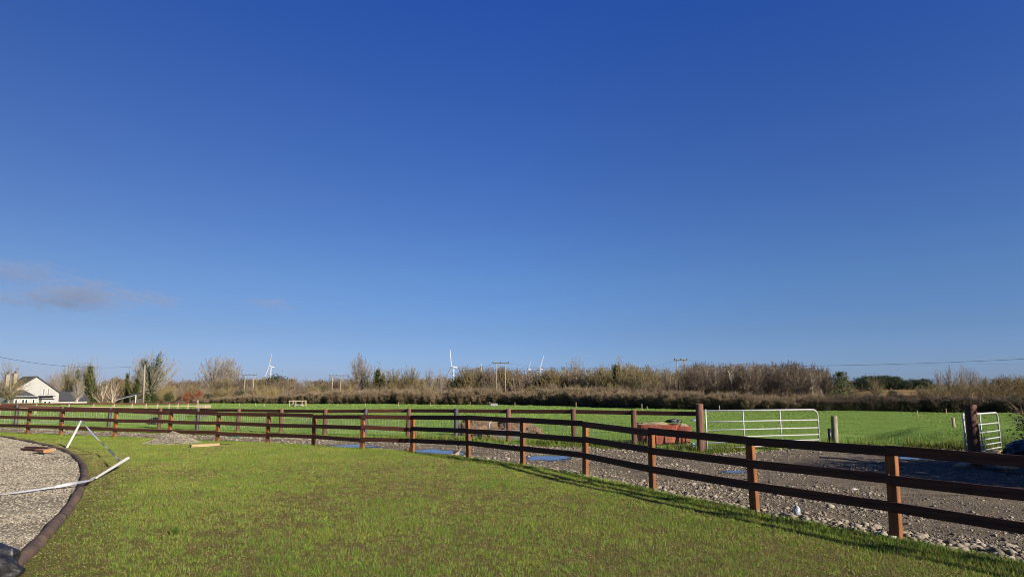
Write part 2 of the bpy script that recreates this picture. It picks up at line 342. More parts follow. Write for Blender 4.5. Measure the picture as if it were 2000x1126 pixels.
for k, (px, py, rx, ry) in enumerate(PUD):
    c = gp(px, py, -.05); sx = rx / FOC * c.y; sy = ry / FOC * c.y * c.y / CAM_H
    n = 72; V = [(c.x, c.y, -.058)]
    for i in range(n):
        a = 2 * math.pi * i / n; r = .3 + 1.3 * float(fbm(3 + math.cos(a) * 2.6, k * 7 + math.sin(a) * 2.6, 5, 4))
        V.append((c.x + sx * r * math.cos(a), c.y + sy * r * math.sin(a), -.058))
    mb = MB(); mb.add(V, [(0, 1 + i, 1 + (i + 1) % n) for i in range(n)])
    o = mb.build('puddle', M['water']); o['kind'] = 'structure'
    mb = MB(); W = [(c.x, c.y, -.0625)] + [(c.x + (p[0] - c.x) * 1.3 + .1 * math.cos(i * .7), c.y + (p[1] - c.y) * 1.22 + .12 * math.sin(i * .9), -.0625) for i, p in enumerate(V[1:])]
    mb.add(W, [(0, 1 + i, 1 + (i + 1) % n) for i in range(n)]); o = mb.build('wet_mud', M['wet_mud']); o['kind'] = 'structure'
# field
nu, nv = 420, 200
tx = np.linspace(-1.3, 1.3, nu)[:, None]; v = np.linspace(0, 1, nv)[None, :] ** 1.7
e0 = vergeY(tx); e1 = farY(tx) + 6; Y = e0 + (e1 - e0) * v; X = tx * Y
def field_z(X, Y):
    tx = X / Y; dd = Y - vergeY(tx)
    bank = .5 * sm(.52, .62, tx) * sm(.3, 2.0, dd) * sm(9, 3, dd)
    return zf(X, Y) + .05 * (fbm(X * .8, Y * .8, 41, 3) - .5) + .16 * (fbm(X * .13, Y * .13, 44, 2) - .5) * sm(2, 8, dd) + bank - .22 * sm(.35, 0, dd)
struct('field', grid_mesh('field', np.stack([X, Y, field_z(X, Y)], 2).reshape(-1, 3), nu, nv), M['field'])
# moorland and far ground: one sheet to the horizon, under everything
nu, nv = 240, 120
tx = np.linspace(-1.6, 1.6, nu)[:, None]; Y = 1.0 * (7000 ** np.linspace(0, 1, nv))[None, :]; X = tx * Y; Y = Y + 0 * X
Z = zf(X, Y) - .45 * sm(1.15, .95, Y / (farY(tx) + 5)) - .02 + 1.2 * (fbm(X * .01, Y * .01, 51, 3) - .5) * sm(150, 400, Y)
struct('moorland', grid_mesh('moorland', np.stack([X, Y, Z], 2).reshape(-1, 3), nu, nv), M['moor'])

# grass on the lawn
def lawn_grass(n, name, mat, hmin, hmax, w0, seed, thr, label):
    rng = np.random.default_rng(seed)
    tx = rng.uniform(-.86, .88, n); Y = rng.uniform(6.6, 33, n); X = tx * Y
    e = edgeY(tx); kx = np.where(Y < 31, kerbX(Y), -99)
    nz = .26 * fbm(X * .5 + 3, Y * .5, 61, 3) + .24 * fbm(X * 3, Y * 3, 67, 2) + .50 * fbm(X * 13, Y * 13, 69, 2)
    near_kerb = sm(.1, 1.5, X - kx)
    dens = sm(thr, thr + .20, nz + .18 * (fbm(X * .30 + 9, Y * .30, 63, 2) - .5)) * (.3 + .7 * near_kerb) + .06
    dens = np.maximum(dens, .95 * sm(2.2, .5, e - Y))
    keep = (Y < e + .10) & (X > kx + .1) & (rng.uniform(0, 1, n) < dens)
    X, Y, e, dens = X[keep], Y[keep], e[keep], dens[keep]; m = len(X)
    P = np.stack([X, Y, lawn_z(X, Y) - .004 - .1 * sm(.05, -.2, e - Y)], 1)
    h = rng.uniform(hmin, hmax, m) * (.55 + .6 * dens) * (.7 + .6 * fbm(X * 4, Y * 4, 66, 2)) * (1 + .7 * sm(1.3, .2, e - Y))
    V, F = blades(P, h, w0 * Y / 8 * rng.uniform(.7, 1.3, m), .7, rng)
    o = link(name, np_mesh(name, V, F, 3), mat); tag(o, label, 'grass', kind='stuff')
lawn_grass(1500000, 'lawn_grass', M['grass'], .012, .046, .0022, 5, .35, 'short young green grass growing on the lawn')
lawn_grass(420000, 'dead_grass', M['straw'], .006, .035, .0026, 6, .2, 'dry straw coloured blades lying among the lawn grass')
rng = np.random.default_rng(31); n = 90000
tx = rng.uniform(-.86, .88, n); Y = rng.uniform(6.6, 26, n); X = tx * Y; k = (Y < edgeY(tx) - .05) & (X > kerbX(Y) + .1); X, Y = X[k], Y[k]
V, F = scatter([ico(rng, .4) for _ in range(4)], np.stack([X, Y, lawn_z(X, Y)], 1), rng.uniform(.004, .014, len(X)) * (Y / 10), rng)
tag(link('soil_clods', np_mesh('soil_clods', V, F, 3), M['clod']), 'small crumbs of brown soil lying between the lawn blades', 'soil', kind='stuff')
# field grass
rng = np.random.default_rng(8); n = 600000
tx = rng.uniform(-.9, .9, n); q = rng.uniform(0, 1, n) ** 1.5; e0, e1 = vergeY(tx), farY(tx); Y = e0 + .15 + (e1 - e0) * q; X = tx * Y
clump = fbm(X * .9, Y * .9, 71, 3); keep = rng.uniform(0, 1, n) < .25 + .9 * sm(.4, .62, clump); X, Y, clump = X[keep], Y[keep], clump[keep]
h = (.03 + .0007 * Y) * rng.uniform(.5, 1.3, len(X)) * (.7 + .6 * sm(.5, .68, clump)); V, F = blades(np.stack([X, Y, field_z(X, Y) - .01], 1), h, .004 * Y / 10 * rng.uniform(.7, 1.3, len(X)), .8, rng)
tag(link('field_grass', np_mesh('field_grass', V, F, 3), M['field_blades']), 'green grass covering the grazing field beyond the back fence', 'grass', kind='stuff')
# long grass along the verge
n = 60000; tx = rng.uniform(-.9, .95, n); off = np.abs(rng.normal(0, .55, n)); Y = vergeY(tx) - .12 + off; X = tx * Y
cl = fbm(X * 1.6, Y * 1.6, 77, 3); gate = sm(.36, .40, tx) * sm(.62, .58, tx)
keep = (rng.uniform(0, 1, n) < (.2 + sm(.35, .6, cl)) * (1 - .8 * gate) * (.45 + .55 * sm(-.3, 0, tx))); X, Y, cl, off = X[keep], Y[keep], cl[keep], off[keep]
h = rng.uniform(.08, .26, len(X)) * (.5 + cl) * (.8 + .4 * sm(-.25, 0, X / Y)); V, F = blades(np.stack([X, Y, field_z(X, Y) - .02], 1), h, .011 * rng.uniform(.7, 1.3, len(X)), .6, rng)
tag(link('verge_grass', np_mesh('verge_grass', V, F, 3), M['verge']), 'long rough grass along the foot of the back fence', 'grass', kind='stuff')

# stones
SV = [ico(RNG) for _ in range(8)]
rng = np.random.default_rng(12); n = 120000
tx = rng.uniform(-.85, .95, n); e0, e1 = edgeY(tx), vergeY(tx); q = rng.uniform(0, 1, n); Y = e0 + .05 + (e1 - e0) * q; X = tx * Y
dn = Y - e0; df = e1 - Y; right = sm(-.15, .25, tx)
prob = .28 + .9 * sm(1.5, .2, dn) * right + .5 * sm(1.3, .2, df) + .75 * sm(.42, .62, fbm(X * .5, Y * .5, 81, 4))
for px, py, rx, ry in PUD:
    c = gp(px, py, -.05); prob = prob * sm(.9, 1.6, ((X - c.x) / (rx / FOC * c.y)) ** 2 + ((Y - c.y) / (ry / FOC * c.y ** 2 / CAM_H)) ** 2)
prob = prob * (1 - .8 * lane(X, Y)); k = rng.uniform(0, 1, n) < prob; X, Y, dn, right, df = X[k], Y[k], dn[k], right[k], df[k]
S = np.exp(rng.normal(-4.4, .55, len(X))) * (1 + 1.35 * sm(1.1, .1, dn) * right + .5 * sm(.8, .1, df)) * (.75 + Y / 60); S = np.minimum(S, .08)
V, F = scatter(SV, np.stack([X, Y, track_z(X, Y) + S * .15], 1), S, rng)
tag(link('gravel', np_mesh('gravel', V, F, 3), M['stone']), 'loose grey stones strewn over the stony track', 'gravel', kind='stuff')
n = 52000; Y = 6.5 + 22 * rng.uniform(0, 1, n) ** 1.6; X = kerbX(Y) - .1 - rng.uniform(0, 1, n) * np.minimum(12, Y * .85 + kerbX(Y) + .5).clip(.3)
kp = rng.uniform(0, 1, n) < .38 + .7 * sm(.36, .6, fbm(X * .5, Y * 1.0, 23, 4)); X, Y = X[kp], Y[kp]; n = len(X)
S = rng.uniform(.006, .017, n) * (.5 + Y / 12); V, F = scatter(SV, np.stack([X, Y, yard_z(X, Y)], 1), S, rng)
tag(link('yard_gravel', np_mesh('yard_gravel', V, F, 3), M['yard_stone']), 'pale loose gravel chips covering the curved yard', 'gravel', kind='stuff')
# the biggest rocks at the lawn edge are single things
rng = np.random.default_rng(3)
BIG = [(1712, 1030, .10), (1775, 1044, .10), (1800, 1050, .13), (1835, 1058, .11), (1860, 1066, .09), (1885, 1068, .12), (1905, 1072, .13), (1930, 1078, .10), (1955, 1078, .12), (1975, 1070, .14), (1992, 1090, .11), (1490, 998, .11), (1520, 1004, .10), (1610, 1014, .10), (1650, 1018, .09), (1690, 1024, .08)]
rv = []
for k in range(5):
    V, F = ico(rng, .2, 2); F = F.tolist(); V = V + .06 * np.stack([np.sin(V[:, 1] * 5 + k), np.sin(V[:, 2] * 6), np.sin(V[:, 0] * 5)], 1)
    me = bpy.data.meshes.new('rock'); me.from_pydata(V.tolist(), [], F); me.materials.append(M['stone']); rv.append(me)
for i, (px, py, r) in enumerate(BIG):
    p = gp(px, py, -.06); o = bpy.data.objects.new('rock', rv[i % 5]); C.objects.link(o)
    o.location = p; o.scale = (r * .85, r * .85, r * .75); o.rotation_euler = (rng.uniform(-.3, .3), 0, rng.uniform(0, 6))
    tag(o, 'large pale grey rock in the rubble strip between lawn and track', 'rock', 'large rocks along the lawn edge by the right fence posts')

# ------------------------------------------------------------------ edging, heap, bits on the yard and lawn
mb = MB(); P = [(x, y, .01 + .012 * math.sin(i * .9)) for i, (x, y) in enumerate(KP)]
mb.tube(P, [.082 + .010 * math.sin(i * 1.7) for i in range(len(P))], 14)
kerb = mb.build('kerb', M['kerb'], None, True)
tag(kerb, 'curved dark brown rounded edging between gravel yard and lawn', 'kerb')
for i in range(5, len(P) - 3, 9):
    a, b = Vector(P[i]), Vector(P[i + 1]); j = MB(); dd = (b - a).normalized() * .012
    j.tube([a - dd, a + dd], .087, 14); j.build('joint', M['kerb_joint'], kerb, True)
def heap(name, c, rx, ry, h, mat, seed, label, cat, stones=0):
    n, m = 48, 16; V = []; F = []
    for i in range(m + 1):
        for k in range(n):
            a = 2 * math.pi * k / n; t = i / m; rr = t * (1 + .25 * float(fbm(2 + math.cos(a), 2 + math.sin(a), seed, 3) - .5))
            hh = h * max(0, (1 - t) ** 1.05) + (.04 * h) * random.uniform(-1, 1) - .03 * t
            V.append((c.x + rx * rr * math.cos(a), c.y + ry * rr * math.sin(a), c.z + hh))
    for i in range(m):
        for k in range(n): F.append((i * n + k, i * n + (k + 1) % n, (i + 1) * n + (k + 1) % n, (i + 1) * n + k))
    mb = MB(); mb.add(V, F)
    if stones:
        rg = np.random.default_rng(seed); t = np.sqrt(rg.uniform(0, 1.15, stones)); a = rg.uniform(0, 6.283, stones)
        Pz = np.stack([c.x + rx * t * np.cos(a), c.y + ry * t * np.sin(a), c.z + h * np.maximum(0, 1 - t) ** 1.05 + .005], 1)
        V2, F2 = scatter(SV, Pz, rg.uniform(.012, .032, stones), rg); mb.add(V2.tolist(), F2.tolist())
    return tag(mb.build(name, mat), label, cat)
hp = gp(337, 864); heap('gravel_heap', hp, 1.0, .75, .42, M['yard_stone'], 4, 'small cone of pale gravel heaped on the lawn by the fence', 'gravel heap', 2600)
# timber lying by the heap
def plank(a, b, wd, th, mat, name, label, cat='plank', parent=None):
    a, b = Vector(a), Vector(b); me = bevbox(((b - a).length, wd, th), .004); o = link(name, me, mat, parent)
    o.matrix_world = frame((a + b) / 2, b - a)
    if label: tag(o, label, cat)
    return o
a, b = gp(372, 870, .06), gp(427, 867, .06)
plank(a, b, .2, .09, M['plank'], 'timber_board', 'pale raw timber board lying beside the gravel heap', 'timber')
a, b = gp(430, 866, .02), gp(455, 868, .02); plank(a, b, .05, .03, M['rail'], 'stick', 'thin dark stick lying right of the pale timber board', 'stick')
for i, (p0, p1, wd, mt, lab) in enumerate([((45, 877), (88, 880), .16, 'rail', 'dark brown offcut lying on the gravel yard, nearest to us'), ((52, 873.5), (98, 876), .14, 'rail', 'dark brown offcut on the gravel yard, against the curved edging'), ((76, 878.5), (93, 880.5), .22, 'endgrain', 'orange sawn wood block on top of the dark offcuts'), ((92, 878.5), (104, 877), .1, 'plank', 'small pale timber chip beside the orange block')]):
    z = .06 if i < 2 else .13; plank(gp(*p0, z), gp(*p1, z), wd, .09, M[mt], 'timber_offcut', lab, 'timber')
# leaning white stakes and their tape
s1b = gp(128, 874); s1t = at(159, 821, s1b.y + .15)
mb = MB(); mb.tube([s1b - Vector((0, 0, .1)), s1t], [.036, .036], 8); tag(mb.build('fence_stake', M['white_plastic']), 'white plastic fence stake leaning upright beside the curved edging', 'stake')
s2b = gp(188, 932, .06); s2t = at(250, 894, s2b.y + 2.1)
mb = MB(); mb.tube([s2b, s2t], [.025, .040], 8); tag(mb.build('fence_stake', M['white_plastic']), 'white plastic fence stake fallen low over the lawn, pointing at the fence', 'stake')
def ribbon(P, wd, name, mat, label, tw=3.0, cat='fence tape'):
    P = [Vector(p) for p in P]; V = []; F = []; n = 60; Q = smooth_path([p[:] for p in P], n)
    for i in range(n):
        a = Vector(Q[max(i - 1, 0)]); b = Vector(Q[min(i + 1, n - 1)]); dd = (b - a).normalized(); s = dd.orthogonal().normalized(); u = dd.cross(s)
        an = tw * math.sin(i * .11); s2 = s * math.cos(an) + u * math.sin(an); nn = dd.cross(s2) * .0015
        for e in (s2 * wd / 2 + nn, s2 * wd / 2 - nn, -s2 * wd / 2 - nn, -s2 * wd / 2 + nn): V.append(Vector(Q[i]) + e)
    for i in range(n - 1):
        for k in range(4): F.append((i * 4 + k, i * 4 + (k + 1) % 4, i * 4 + 4 + (k + 1) % 4, i * 4 + 4 + k))
    mb = MB(); mb.add(V, F); return tag(mb.build(name, mat), label, cat)
ya, yb = s1t.y, s2t.y
ribbon([s1t, at(172, 836, ya - .9), at(186, 852, ya - 1.8), at(207, 872, ya - 3.0), at(232, 897, yb - .2)], .045, 'fence_tape', M['tape'], 'white electric fence tape drooping between the two white stakes')
ribbon([s2b + Vector((0, 0, .02)), gp(174, 938, .2), gp(140, 944, .12), gp(90, 953, .07), gp(40, 960, .07), gp(-60, 972, .07)], .05, 'fence_tape', M['tape'], 'white electric fence tape lying across the gravel from the fallen stake', 1.2)
mb = MB(); Q = smooth_path([s1t[:], at(125, 824, ya + 2)[:], at(90, 825, ya + 4)[:], at(40, 822, ya + 5)[:], at(-40, 816, ya + 6)[:]], 30)
mb.tube(Q.tolist(), .008, 5); tag(mb.build('fence_string', M['white_plastic']), 'thin white string running left from the top of the upright stake', 'string')
# black sack in the corner
def blob(c, s, seed, amp, sub=5):
    bm = bmesh.new(); bmesh.ops.create_icosphere(bm, subdivisions=sub, radius=1)
    for vtx in bm.verts:
        p = vtx.co; f = float(fbm(p.x * 1.3 + 7, p.y * 1.3 + p.z * 1.7, seed, 3)); g = abs(float(fbm(p.x * 4 + p.z * 3, p.y * 4 + 5, seed + 3, 3)) - .5)
        vtx.co = p * (1 + amp * (f - .5) * 2 - amp * 1.2 * g)
    me = bpy.data.meshes.new('blob')
    for vtx in bm.verts: vtx.co = Vector((vtx.co.x * s[0], vtx.co.y * s[1], max(vtx.co.z, -.35) * s[2])) + Vector(c)
    bm.to_mesh(me); bm.free(); return me
p = gp(0, 1126); o = link('plastic_sack', blob((p.x - .26, p.y - .22, .10), (.62, .40, .32), 5, .26, 4), M['black_plastic'], None, False)
tag(o, 'glossy black plastic sack on the gravel in the bottom left corner', 'sack')
# little plants and white flecks on the lawn are part of the grass; one clump stands out
p = gp(340, 1040); rg = np.random.default_rng(2); n = 60
V, F = blades(np.array(p)[None] + np.c_[rg.normal(0, .05, (n, 2)), np.zeros(n)], rg.uniform(.04, .1, n), np.full(n, .012), 1.0, rg)
tag(link('weed', np_mesh('weed', V, F, 3), M['verge']), 'small leafy weed standing out of the thin lawn', 'weed')

# ------------------------------------------------------------------ near fence: square posts, three rails
NP = [(-34.5, 35.2, 1.2), (-31.8, 34.2, 1.2), (-29.2, 33.2, 1.2), (-26.6, 32.0, 1.19), (-24.1, 31.0, 1.18)] + [(*gp(x, yb)[:2], at(x, yt, gp(x, yb).y).z) for x, yb, yt in
     [(53, 848, 796), (118, 850.5, 797), (223, 854.5, 800), (330, 857, 801.5), (424, 861, 804), (522, 865, 806), (612, 870, 808), (707, 877, 809.5), (805, 880.5, 811), (914, 892.5, 810.5), (1021, 908, 815), (1144, 924, 822), (1275, 954, 835), (1473, 992, 851), (1752, 1046, 871.5)]] + [(6.47, 7.14, 1.19), (7.68, 5.0, 1.19), (8.9, 2.9, 1.19)]
nf = empty('rail_fence', (NP[10][0], NP[10][1], 0))
tag(nf, 'dark stained three rail timber fence on square posts curving along the lawn', 'fence')
inv = nf.matrix_basis.copy(); inv = Matrix.Translation(-nf.location)
def put(o, m, parent): o.parent = parent; o.matrix_local = Matrix.Translation(-parent.location) @ m
tang = []
for i in range(len(NP)):
    a = Vector(NP[max(i - 1, 0)][:2]); b = Vector(NP[min(i + 1, len(NP) - 1)][:2]); tang.append((b - a).normalized())
nrm = [Vector((-t.y, t.x)) for t in tang]; nrm = [n if n.y < 0 else -n for n in nrm]
for i, (x, y, zt) in enumerate(NP):
    hgt = zt + .25; me = bevbox((.145, .085, hgt), .006)
    o = link('post', me, M['post']); m = frame((x, y, zt - .03 - hgt / 2), (tang[i].x, tang[i].y, 0)) @ Matrix.Rotation(random.gauss(0, .012), 4, 'Y') @ Matrix.Rotation(random.gauss(0, .01), 4, 'X')
    put(o, m, nf)
for i in range(len(NP) - 1):
    for dz, hh in ((-.065, .135), (-.435, .135), (-.80, .135)):
        off = .0425 + .02
        a = Vector((NP[i][0] + nrm[i].x * off, NP[i][1] + nrm[i].y * off, NP[i][2] + dz + random.gauss(0, .014)))
        b = Vector((NP[i + 1][0] + nrm[i + 1].x * off, NP[i + 1][1] + nrm[i + 1].y * off, NP[i + 1][2] + dz + random.gauss(0, .014)))
        o = link('rail', bevbox(((b - a).length + .012, .036, hh), .004), M['rail']); put(o, frame((a + b) / 2, b - a), nf)

# ------------------------------------------------------------------ back fence: round posts, one rail, sheep wire
BP = [(-33.5, 37.6, 1.2, 'creosote'), (-29.6, 37.2, 1.2, 'creosote')] + [(*gp(x, yb)[:2], at(x, yt, gp(x, yb).y).z, mt) for x, yb, yt, mt in
     [(29, 837, 789.5, 'creosote'), (118, 835, 793, 'round'), (212, 835.5, 795, 'creosote'), (310, 837.5, 796.5, 'round'), (384, 840, 797, 'creosote'), (464, 842.5, 797, 'round'), (548, 845, 798, 'round'), (634, 848.5, 798.5, 'round'), (713, 851, 797.5, 'creosote'), (797, 853, 797, 'round'), (890, 858, 797, 'creosote'), (993, 861.5, 798, 'round'), (1121, 868, 798, 'round'), (1240, 874, 800, 'round')]]
bf = empty('wire_fence', (BP[8][0], BP[8][1], 0)); tag(bf, 'round post fence with a single brown top rail and sheep wire along the field', 'fence')
def round_post(base, h, r, mat, seed=0):
    mb = MB(); P = []; rs = []
    for k in range(9):
        t = k / 8; P.append((.012 * math.sin(seed + t * 3), .01 * math.cos(seed * 2 + t * 4), -.25 + (h + .25) * t)); rs.append(r * (1.04 - .07 * t))
    mb.tube(P, rs, 14, False); n = 14
    o = mb.build('post', mat, None, True); c = MB(); c.tube([(P[-1][0], P[-1][1], P[-1][2] - .01), (P[-1][0], P[-1][1], P[-1][2] + .006)], rs[-1] * .985, 14); e = c.build('cut_top', M['endgrain'], o)
    o.location = base; return o
HG = gp(1370, 881)
BPx = BP + [(HG.x - .05, HG.y + .0, 1.2, None)]
for i, (x, y, zt, mt) in enumerate(BP):
    o = round_post((x, y, 0), zt, .095, M[mt], i); l = o.location.copy(); o.parent = bf; o.location = l - bf.location
    if mt == 'creosote': o['label'] = 'blackened round post'
for i in range(len(BPx) - 1):
    a, b = BPx[i], BPx[i + 1]; za, zb = a[2] - .1, (b[2] - .1)
    if i == len(BPx) - 2: zb = a[2] - .09
    A = Vector((a[0], a[1] + .115, za)); B = Vector((b[0], b[1] + .115, zb))
    o = link('rail', bevbox(((B - A).length + .01, .036, .14), .004), M['rail_back']); put(o, frame((A + B) / 2, B - A), bf)
mb = MB()
for i in range(len(BPx) - 1):
    a = Vector((BPx[i][0], BPx[i][1] + .1, 0)); b = Vector((BPx[i + 1][0], BPx[i + 1][1] + .1, 0)); L_ = (b - a).length; ns = max(2, int(L_ / .15))
    for z in (.12, .22, .34, .48, .64, .82): mb.tube([a + Vector((0, 0, z)), b + Vector((0, 0, z))], .0030, 3, False)
    for k in range(1, ns): q = a.lerp(b, k / ns); mb.tube([q + Vector((0, 0, .1)), q + Vector((random.gauss(0, .006), 0, .83))], .0045, 3, False)
o = mb.build('sheep_wire', M['wire']); o.parent = bf; o.matrix_local = Matrix.Translation(-bf.location)

# ------------------------------------------------------------------ gates and gate posts
def big_post(name, p, h, r, mat, label):
    o = round_post(p, h, r, mat, 3); o.name = name; return tag(o, label, 'gate post')
big_post('gate_post', HG, at(1370, 789, HG.y).z, .125, M['round'], 'tall round brown gate post at the hinge of the closed silver gate')
g2 = gp(1907, 905); big_post('gate_post', g2, at(1897, 790, g2.y).z, .145, M['round'], 'thick round brown gate post in front of the open half hidden gate')
def gate(a, b, h, label, fr):
    root = empty('farm_gate', a); a = Vector(a); b = Vector(b); d = (b - a); L_ = d.length; x = d.normalized()
    tag(root, label, 'gate')
    zs = [h * f for f in (0.02, .155, .30, .49, .71)]
    mb = MB(); c = .22; P = [(0, 0, 0), (0, 0, h)]
    mb.tube([x * 0 + Vector((0, 0, -.02)), Vector((0, 0, h + .05))], .028, 10)
    top = [Vector((0, 0, h))] + [x * (L_ - c) + Vector((0, 0, h))] + [x * (L_ - c + c * math.sin(t)) + Vector((0, 0, h - c + c * math.cos(t))) for t in [R(15 * k) for k in range(1, 7)]] + [x * L_ + Vector((0, 0, 0))]
    mb.tube(top, .027, 10); mb.build('gate_frame', M['galv'], root, True)
    for z in zs:
        q = MB(); q.tube([Vector((0, 0, z)), x * L_ + Vector((0, 0, z))], .02, 8); q.build('gate_bar', M['galv'], root, True)
    for f in fr:
        q = MB(); q.tube([x * L_ * f + Vector((0, .004, 0.01)), x * L_ * f + Vector((0, .004, h))], .024, 8); q.build('gate_upright', M['galv'], root, True)
    q = MB()
    for z in (.2, h - .06): q.tube([Vector((0, 0, z)), -x * .16 + Vector((0, 0, z))], .014, 6)
    q.build('hinge', M['rust'], root); return root
a = at(1381, 873, HG.y + .1); b = at(1601, 868, HG.y + 1.6); a.z = .07; b.z = .07
gate(a, b, 1.22, 'closed wide silver tubular farm gate between the brown post and the field', (.32, .65))
a = at(1888, 880, 19.6); b = at(1955, 872, 21.8); a.z = b.z = .12
gate(a, b, 1.12, 'silver farm gate standing open behind the thick brown post at right', (.46, ))
p = gp(1632, 864); o = round_post(p, at(1629, 812, p.y).z, .115, M['lichen_post'], 5); o.name = 'gate_post'; tag(o, 'short pale lichened post at the latch end of the silver gate', 'gate post')
p = gp(1621.5, 864); mb = MB(); mb.tube([(p.x, p.y, -.1), (p.x, p.y, .52)], .06, 12); mb.tube([(p.x, p.y, .5), (p.x, p.y, .53)], .067, 12)
tag(mb.build('steel_stub', M['dark'], None, True), 'short dark steel stub beside the pale lichened post', 'post')

# ------------------------------------------------------------------ things along the track and in the field
for i, (p0, p1, wd, lab) in enumerate([((1872, 908), (1898, 900), .2, 'pale plank left of the thick gate post'), ((1912, 903), (1952, 906), .22, 'pale plank right of the thick gate post, nearest it'), ((1940, 905), (1978, 913), .25, 'broken pale plank at the far right of the gate post'), ((1930, 886), (1953, 879), .2, 'pale plank tilted up under the open gate')]):
    plank(gp(*p0, .05), gp(*p1, .10), wd, .05, M['plank'], 'plank', lab)
# red tubs
def tub(c, wt, wb, dt, h, label, seed):
    root = empty('feed_tub', c); tag(root, label, 'tub')
    def ring(sx, sy, z, n=24): return [(math.copysign(abs(math.cos(a)) ** .45, math.cos(a)) * sx / 2, math.copysign(abs(math.sin(a)) ** .45, math.sin(a)) * sy / 2, z) for a in [2 * math.pi * (k + .5) / n for k in range(n)]]
    n = 24; prof = [(wb, wb * dt, 0), (wb + (wt - wb) * .85, (wb + (wt - wb) * .85) * dt, h * .85), (wt, wt * dt, h * .86), (wt * 1.04, wt * dt * 1.04, h), (wt * .95, wt * dt * .95, h), (wb * .93, wb * dt * .93, .06)]
    V = []; F = []
    for s in prof: V += ring(s[0], s[1], s[2])
    for i in range(len(prof) - 1):
        for k in range(n): F.append((i * n + k, i * n + (k + 1) % n, (i + 1) * n + (k + 1) % n, (i + 1) * n + k))
    F.append(tuple(range((len(prof) - 1) * n, len(prof) * n))); mb = MB(); mb.add(V, F); mb.build('tub_shell', M['red'], root)
    rb = MB()
    for fx in (-.3, -.05, .2): rb.box((wb * fx * 1.05, -wb * dt / 2 - (wt - wb) * dt * .21 - .012, h * .43), (.06, .03, h * .8), M=Matrix.Translation((wb * fx * 1.05, -wb * dt / 2 - (wt - wb) * dt * .21 - .005, h * .43)) @ Matrix.Rotation(-math.atan((wt - wb) * dt / 2 / h), 4, 'X') @ Matrix.Identity(4))
    rb.build('rib', M['red'], root)
    hy = link('straw', blob((0, 0, h * .92), (wt * .46, wt * dt * .46, .14), seed, .5, 4), M['hay'], root, True)
    return root
c = gp(1288, 869); c.y += .5; tub(c, 1.55, 1.25, .6, .72, 'wide red feed tub heaped with straw behind the sheep wire', 3)
c = gp(1337, 868); c.y += .3; tub(c, .62, .5, .9, .66, 'small red feed tub right beside the wide one', 9)
p = gp(1324, 866); o = link('black_sheet', blob((p.x, p.y + .5, .78), (.3, .2, .1), 11, .5, 4), M['black_plastic'], None, True); tag(o, 'crumpled black sheet lying on the straw of the red tub', 'plastic sheet')
# stone and earth mound with a water trough
def rocky(px, py, s, seed, label, lift=.0, dy=0, mat='brown_rock'):
    p = gp(px, py); o = link('earth_mound', blob((p.x, p.y + dy, p.z + s[2] * .3 + lift), s, seed, .35, 5), M[mat], None, True); return tag(o, label, 'mound')
rocky(928, 851, (.95, .6, .62), 2, 'brown earth mound at the left end of the water trough', dy=.7)
rocky(1003, 851, (1.05, .6, .64), 6, 'brown earth mound behind the water trough', dy=1.2)
rocky(945, 857, (.75, .3, .2), 4, 'dark earth bank along the front of the water trough')
rocky(1046, 853, (.42, .4, .35), 8, 'low brown earth lump at the right end of the water trough')
c = gp(990, 856); tr = empty('water_trough', c); tag(tr, 'long pale concrete water trough between brown earth mounds', 'trough')
mb = MB(); Lx, Wy, Hz = 1.75, .7, .34
mb.box((0, -Wy / 2, Hz / 2), (Lx, .09, Hz)); mb.box((0, Wy / 2, Hz / 2), (Lx, .09, Hz)); mb.box((-Lx / 2 + .045, 0, Hz / 2), (.088, Wy - .092, Hz - .004)); mb.box((Lx / 2 - .045, 0, Hz / 2), (.088, Wy - .092, Hz - .004)); mb.box((0, 0, .05), (Lx - .2, Wy - .1, .08))
mb.build('basin', M['trough'], tr); q = MB(); q.box((0, 0, .28), (Lx - .18, Wy - .095, .01)); q.build('water', M['water'], tr)
q = MB(); q.tube([(-.75, .1, .4), (-.72, .12, .62), (-.62, .16, .74)], .03, 8); q.build('pipe', M['galv'], tr, True)
p = gp(1044, 849); o = link('pale_block', bevbox((.45, .3, .2), .03, 2), M['concrete']); o.location = (p.x, p.y - .1, .2); o.rotation_euler = (.1, .1, .3); tag(o, 'pale stone block at the right end of the trough', 'stone')
def small(name, me_obj, label, cat): return tag(me_obj, label, cat)
p = gp(300, 836); o = link('plastic_sack', blob((p.x - .18, p.y + .35, .16), (.42, .25, .3), 15, .4, 4), M['black_plastic'], None, True); tag(o, 'black sack slumped against a brown post of the back fence', 'sack')
p = gp(165, 841); o = link('dark_sheet', blob((p.x, p.y, .0), (.75, .4, .16), 17, .5, 4), M['cable'], None, True); tag(o, 'flat dark sheet lying on the far side of the track', 'plastic sheet')
p = gp(482, 851); o = link('green_netting', blob((p.x, p.y, 0.0), (.95, .22, .12), 19, .7, 4), M['green_net'], None, True); tag(o, 'bright green netting lying at the foot of the back fence', 'netting')
p = gp(383, 847); o = link('pale_stone', blob((p.x, p.y, .03), (.14, .1, .1), 20, .3, 3), M['concrete']); tag(o, 'single pale stone below a blackened post', 'stone')
p = gp(795, 880); o = link('block', bevbox((.2, .12, .12), .01), M['endgrain']); o.location = (p.x, p.y, .0); tag(o, 'small pinkish block at the edge of the largest puddle', 'block')
mb = MB(); p = gp(888, 889); mb.tube([p, p + Vector((.12, .1, .1)), p + Vector((.2, .1, .24))], [.05, .03, .012], 6); mb.tube([p + Vector((-.15, 0, .02)), p + Vector((.15, .05, .03))], [.03, .02], 6)
tag(mb.build('driftwood', M['hay']), 'pale broken branch lying by the puddle at the lawn edge', 'branch')
p = gp(810, 850); o = link('rusty_scrap', blob((p.x, p.y, .05), (.16, .08, .1), 22, .5, 3), M['rust']); tag(o, 'rusty brown scrap at the foot of the back fence', 'scrap')
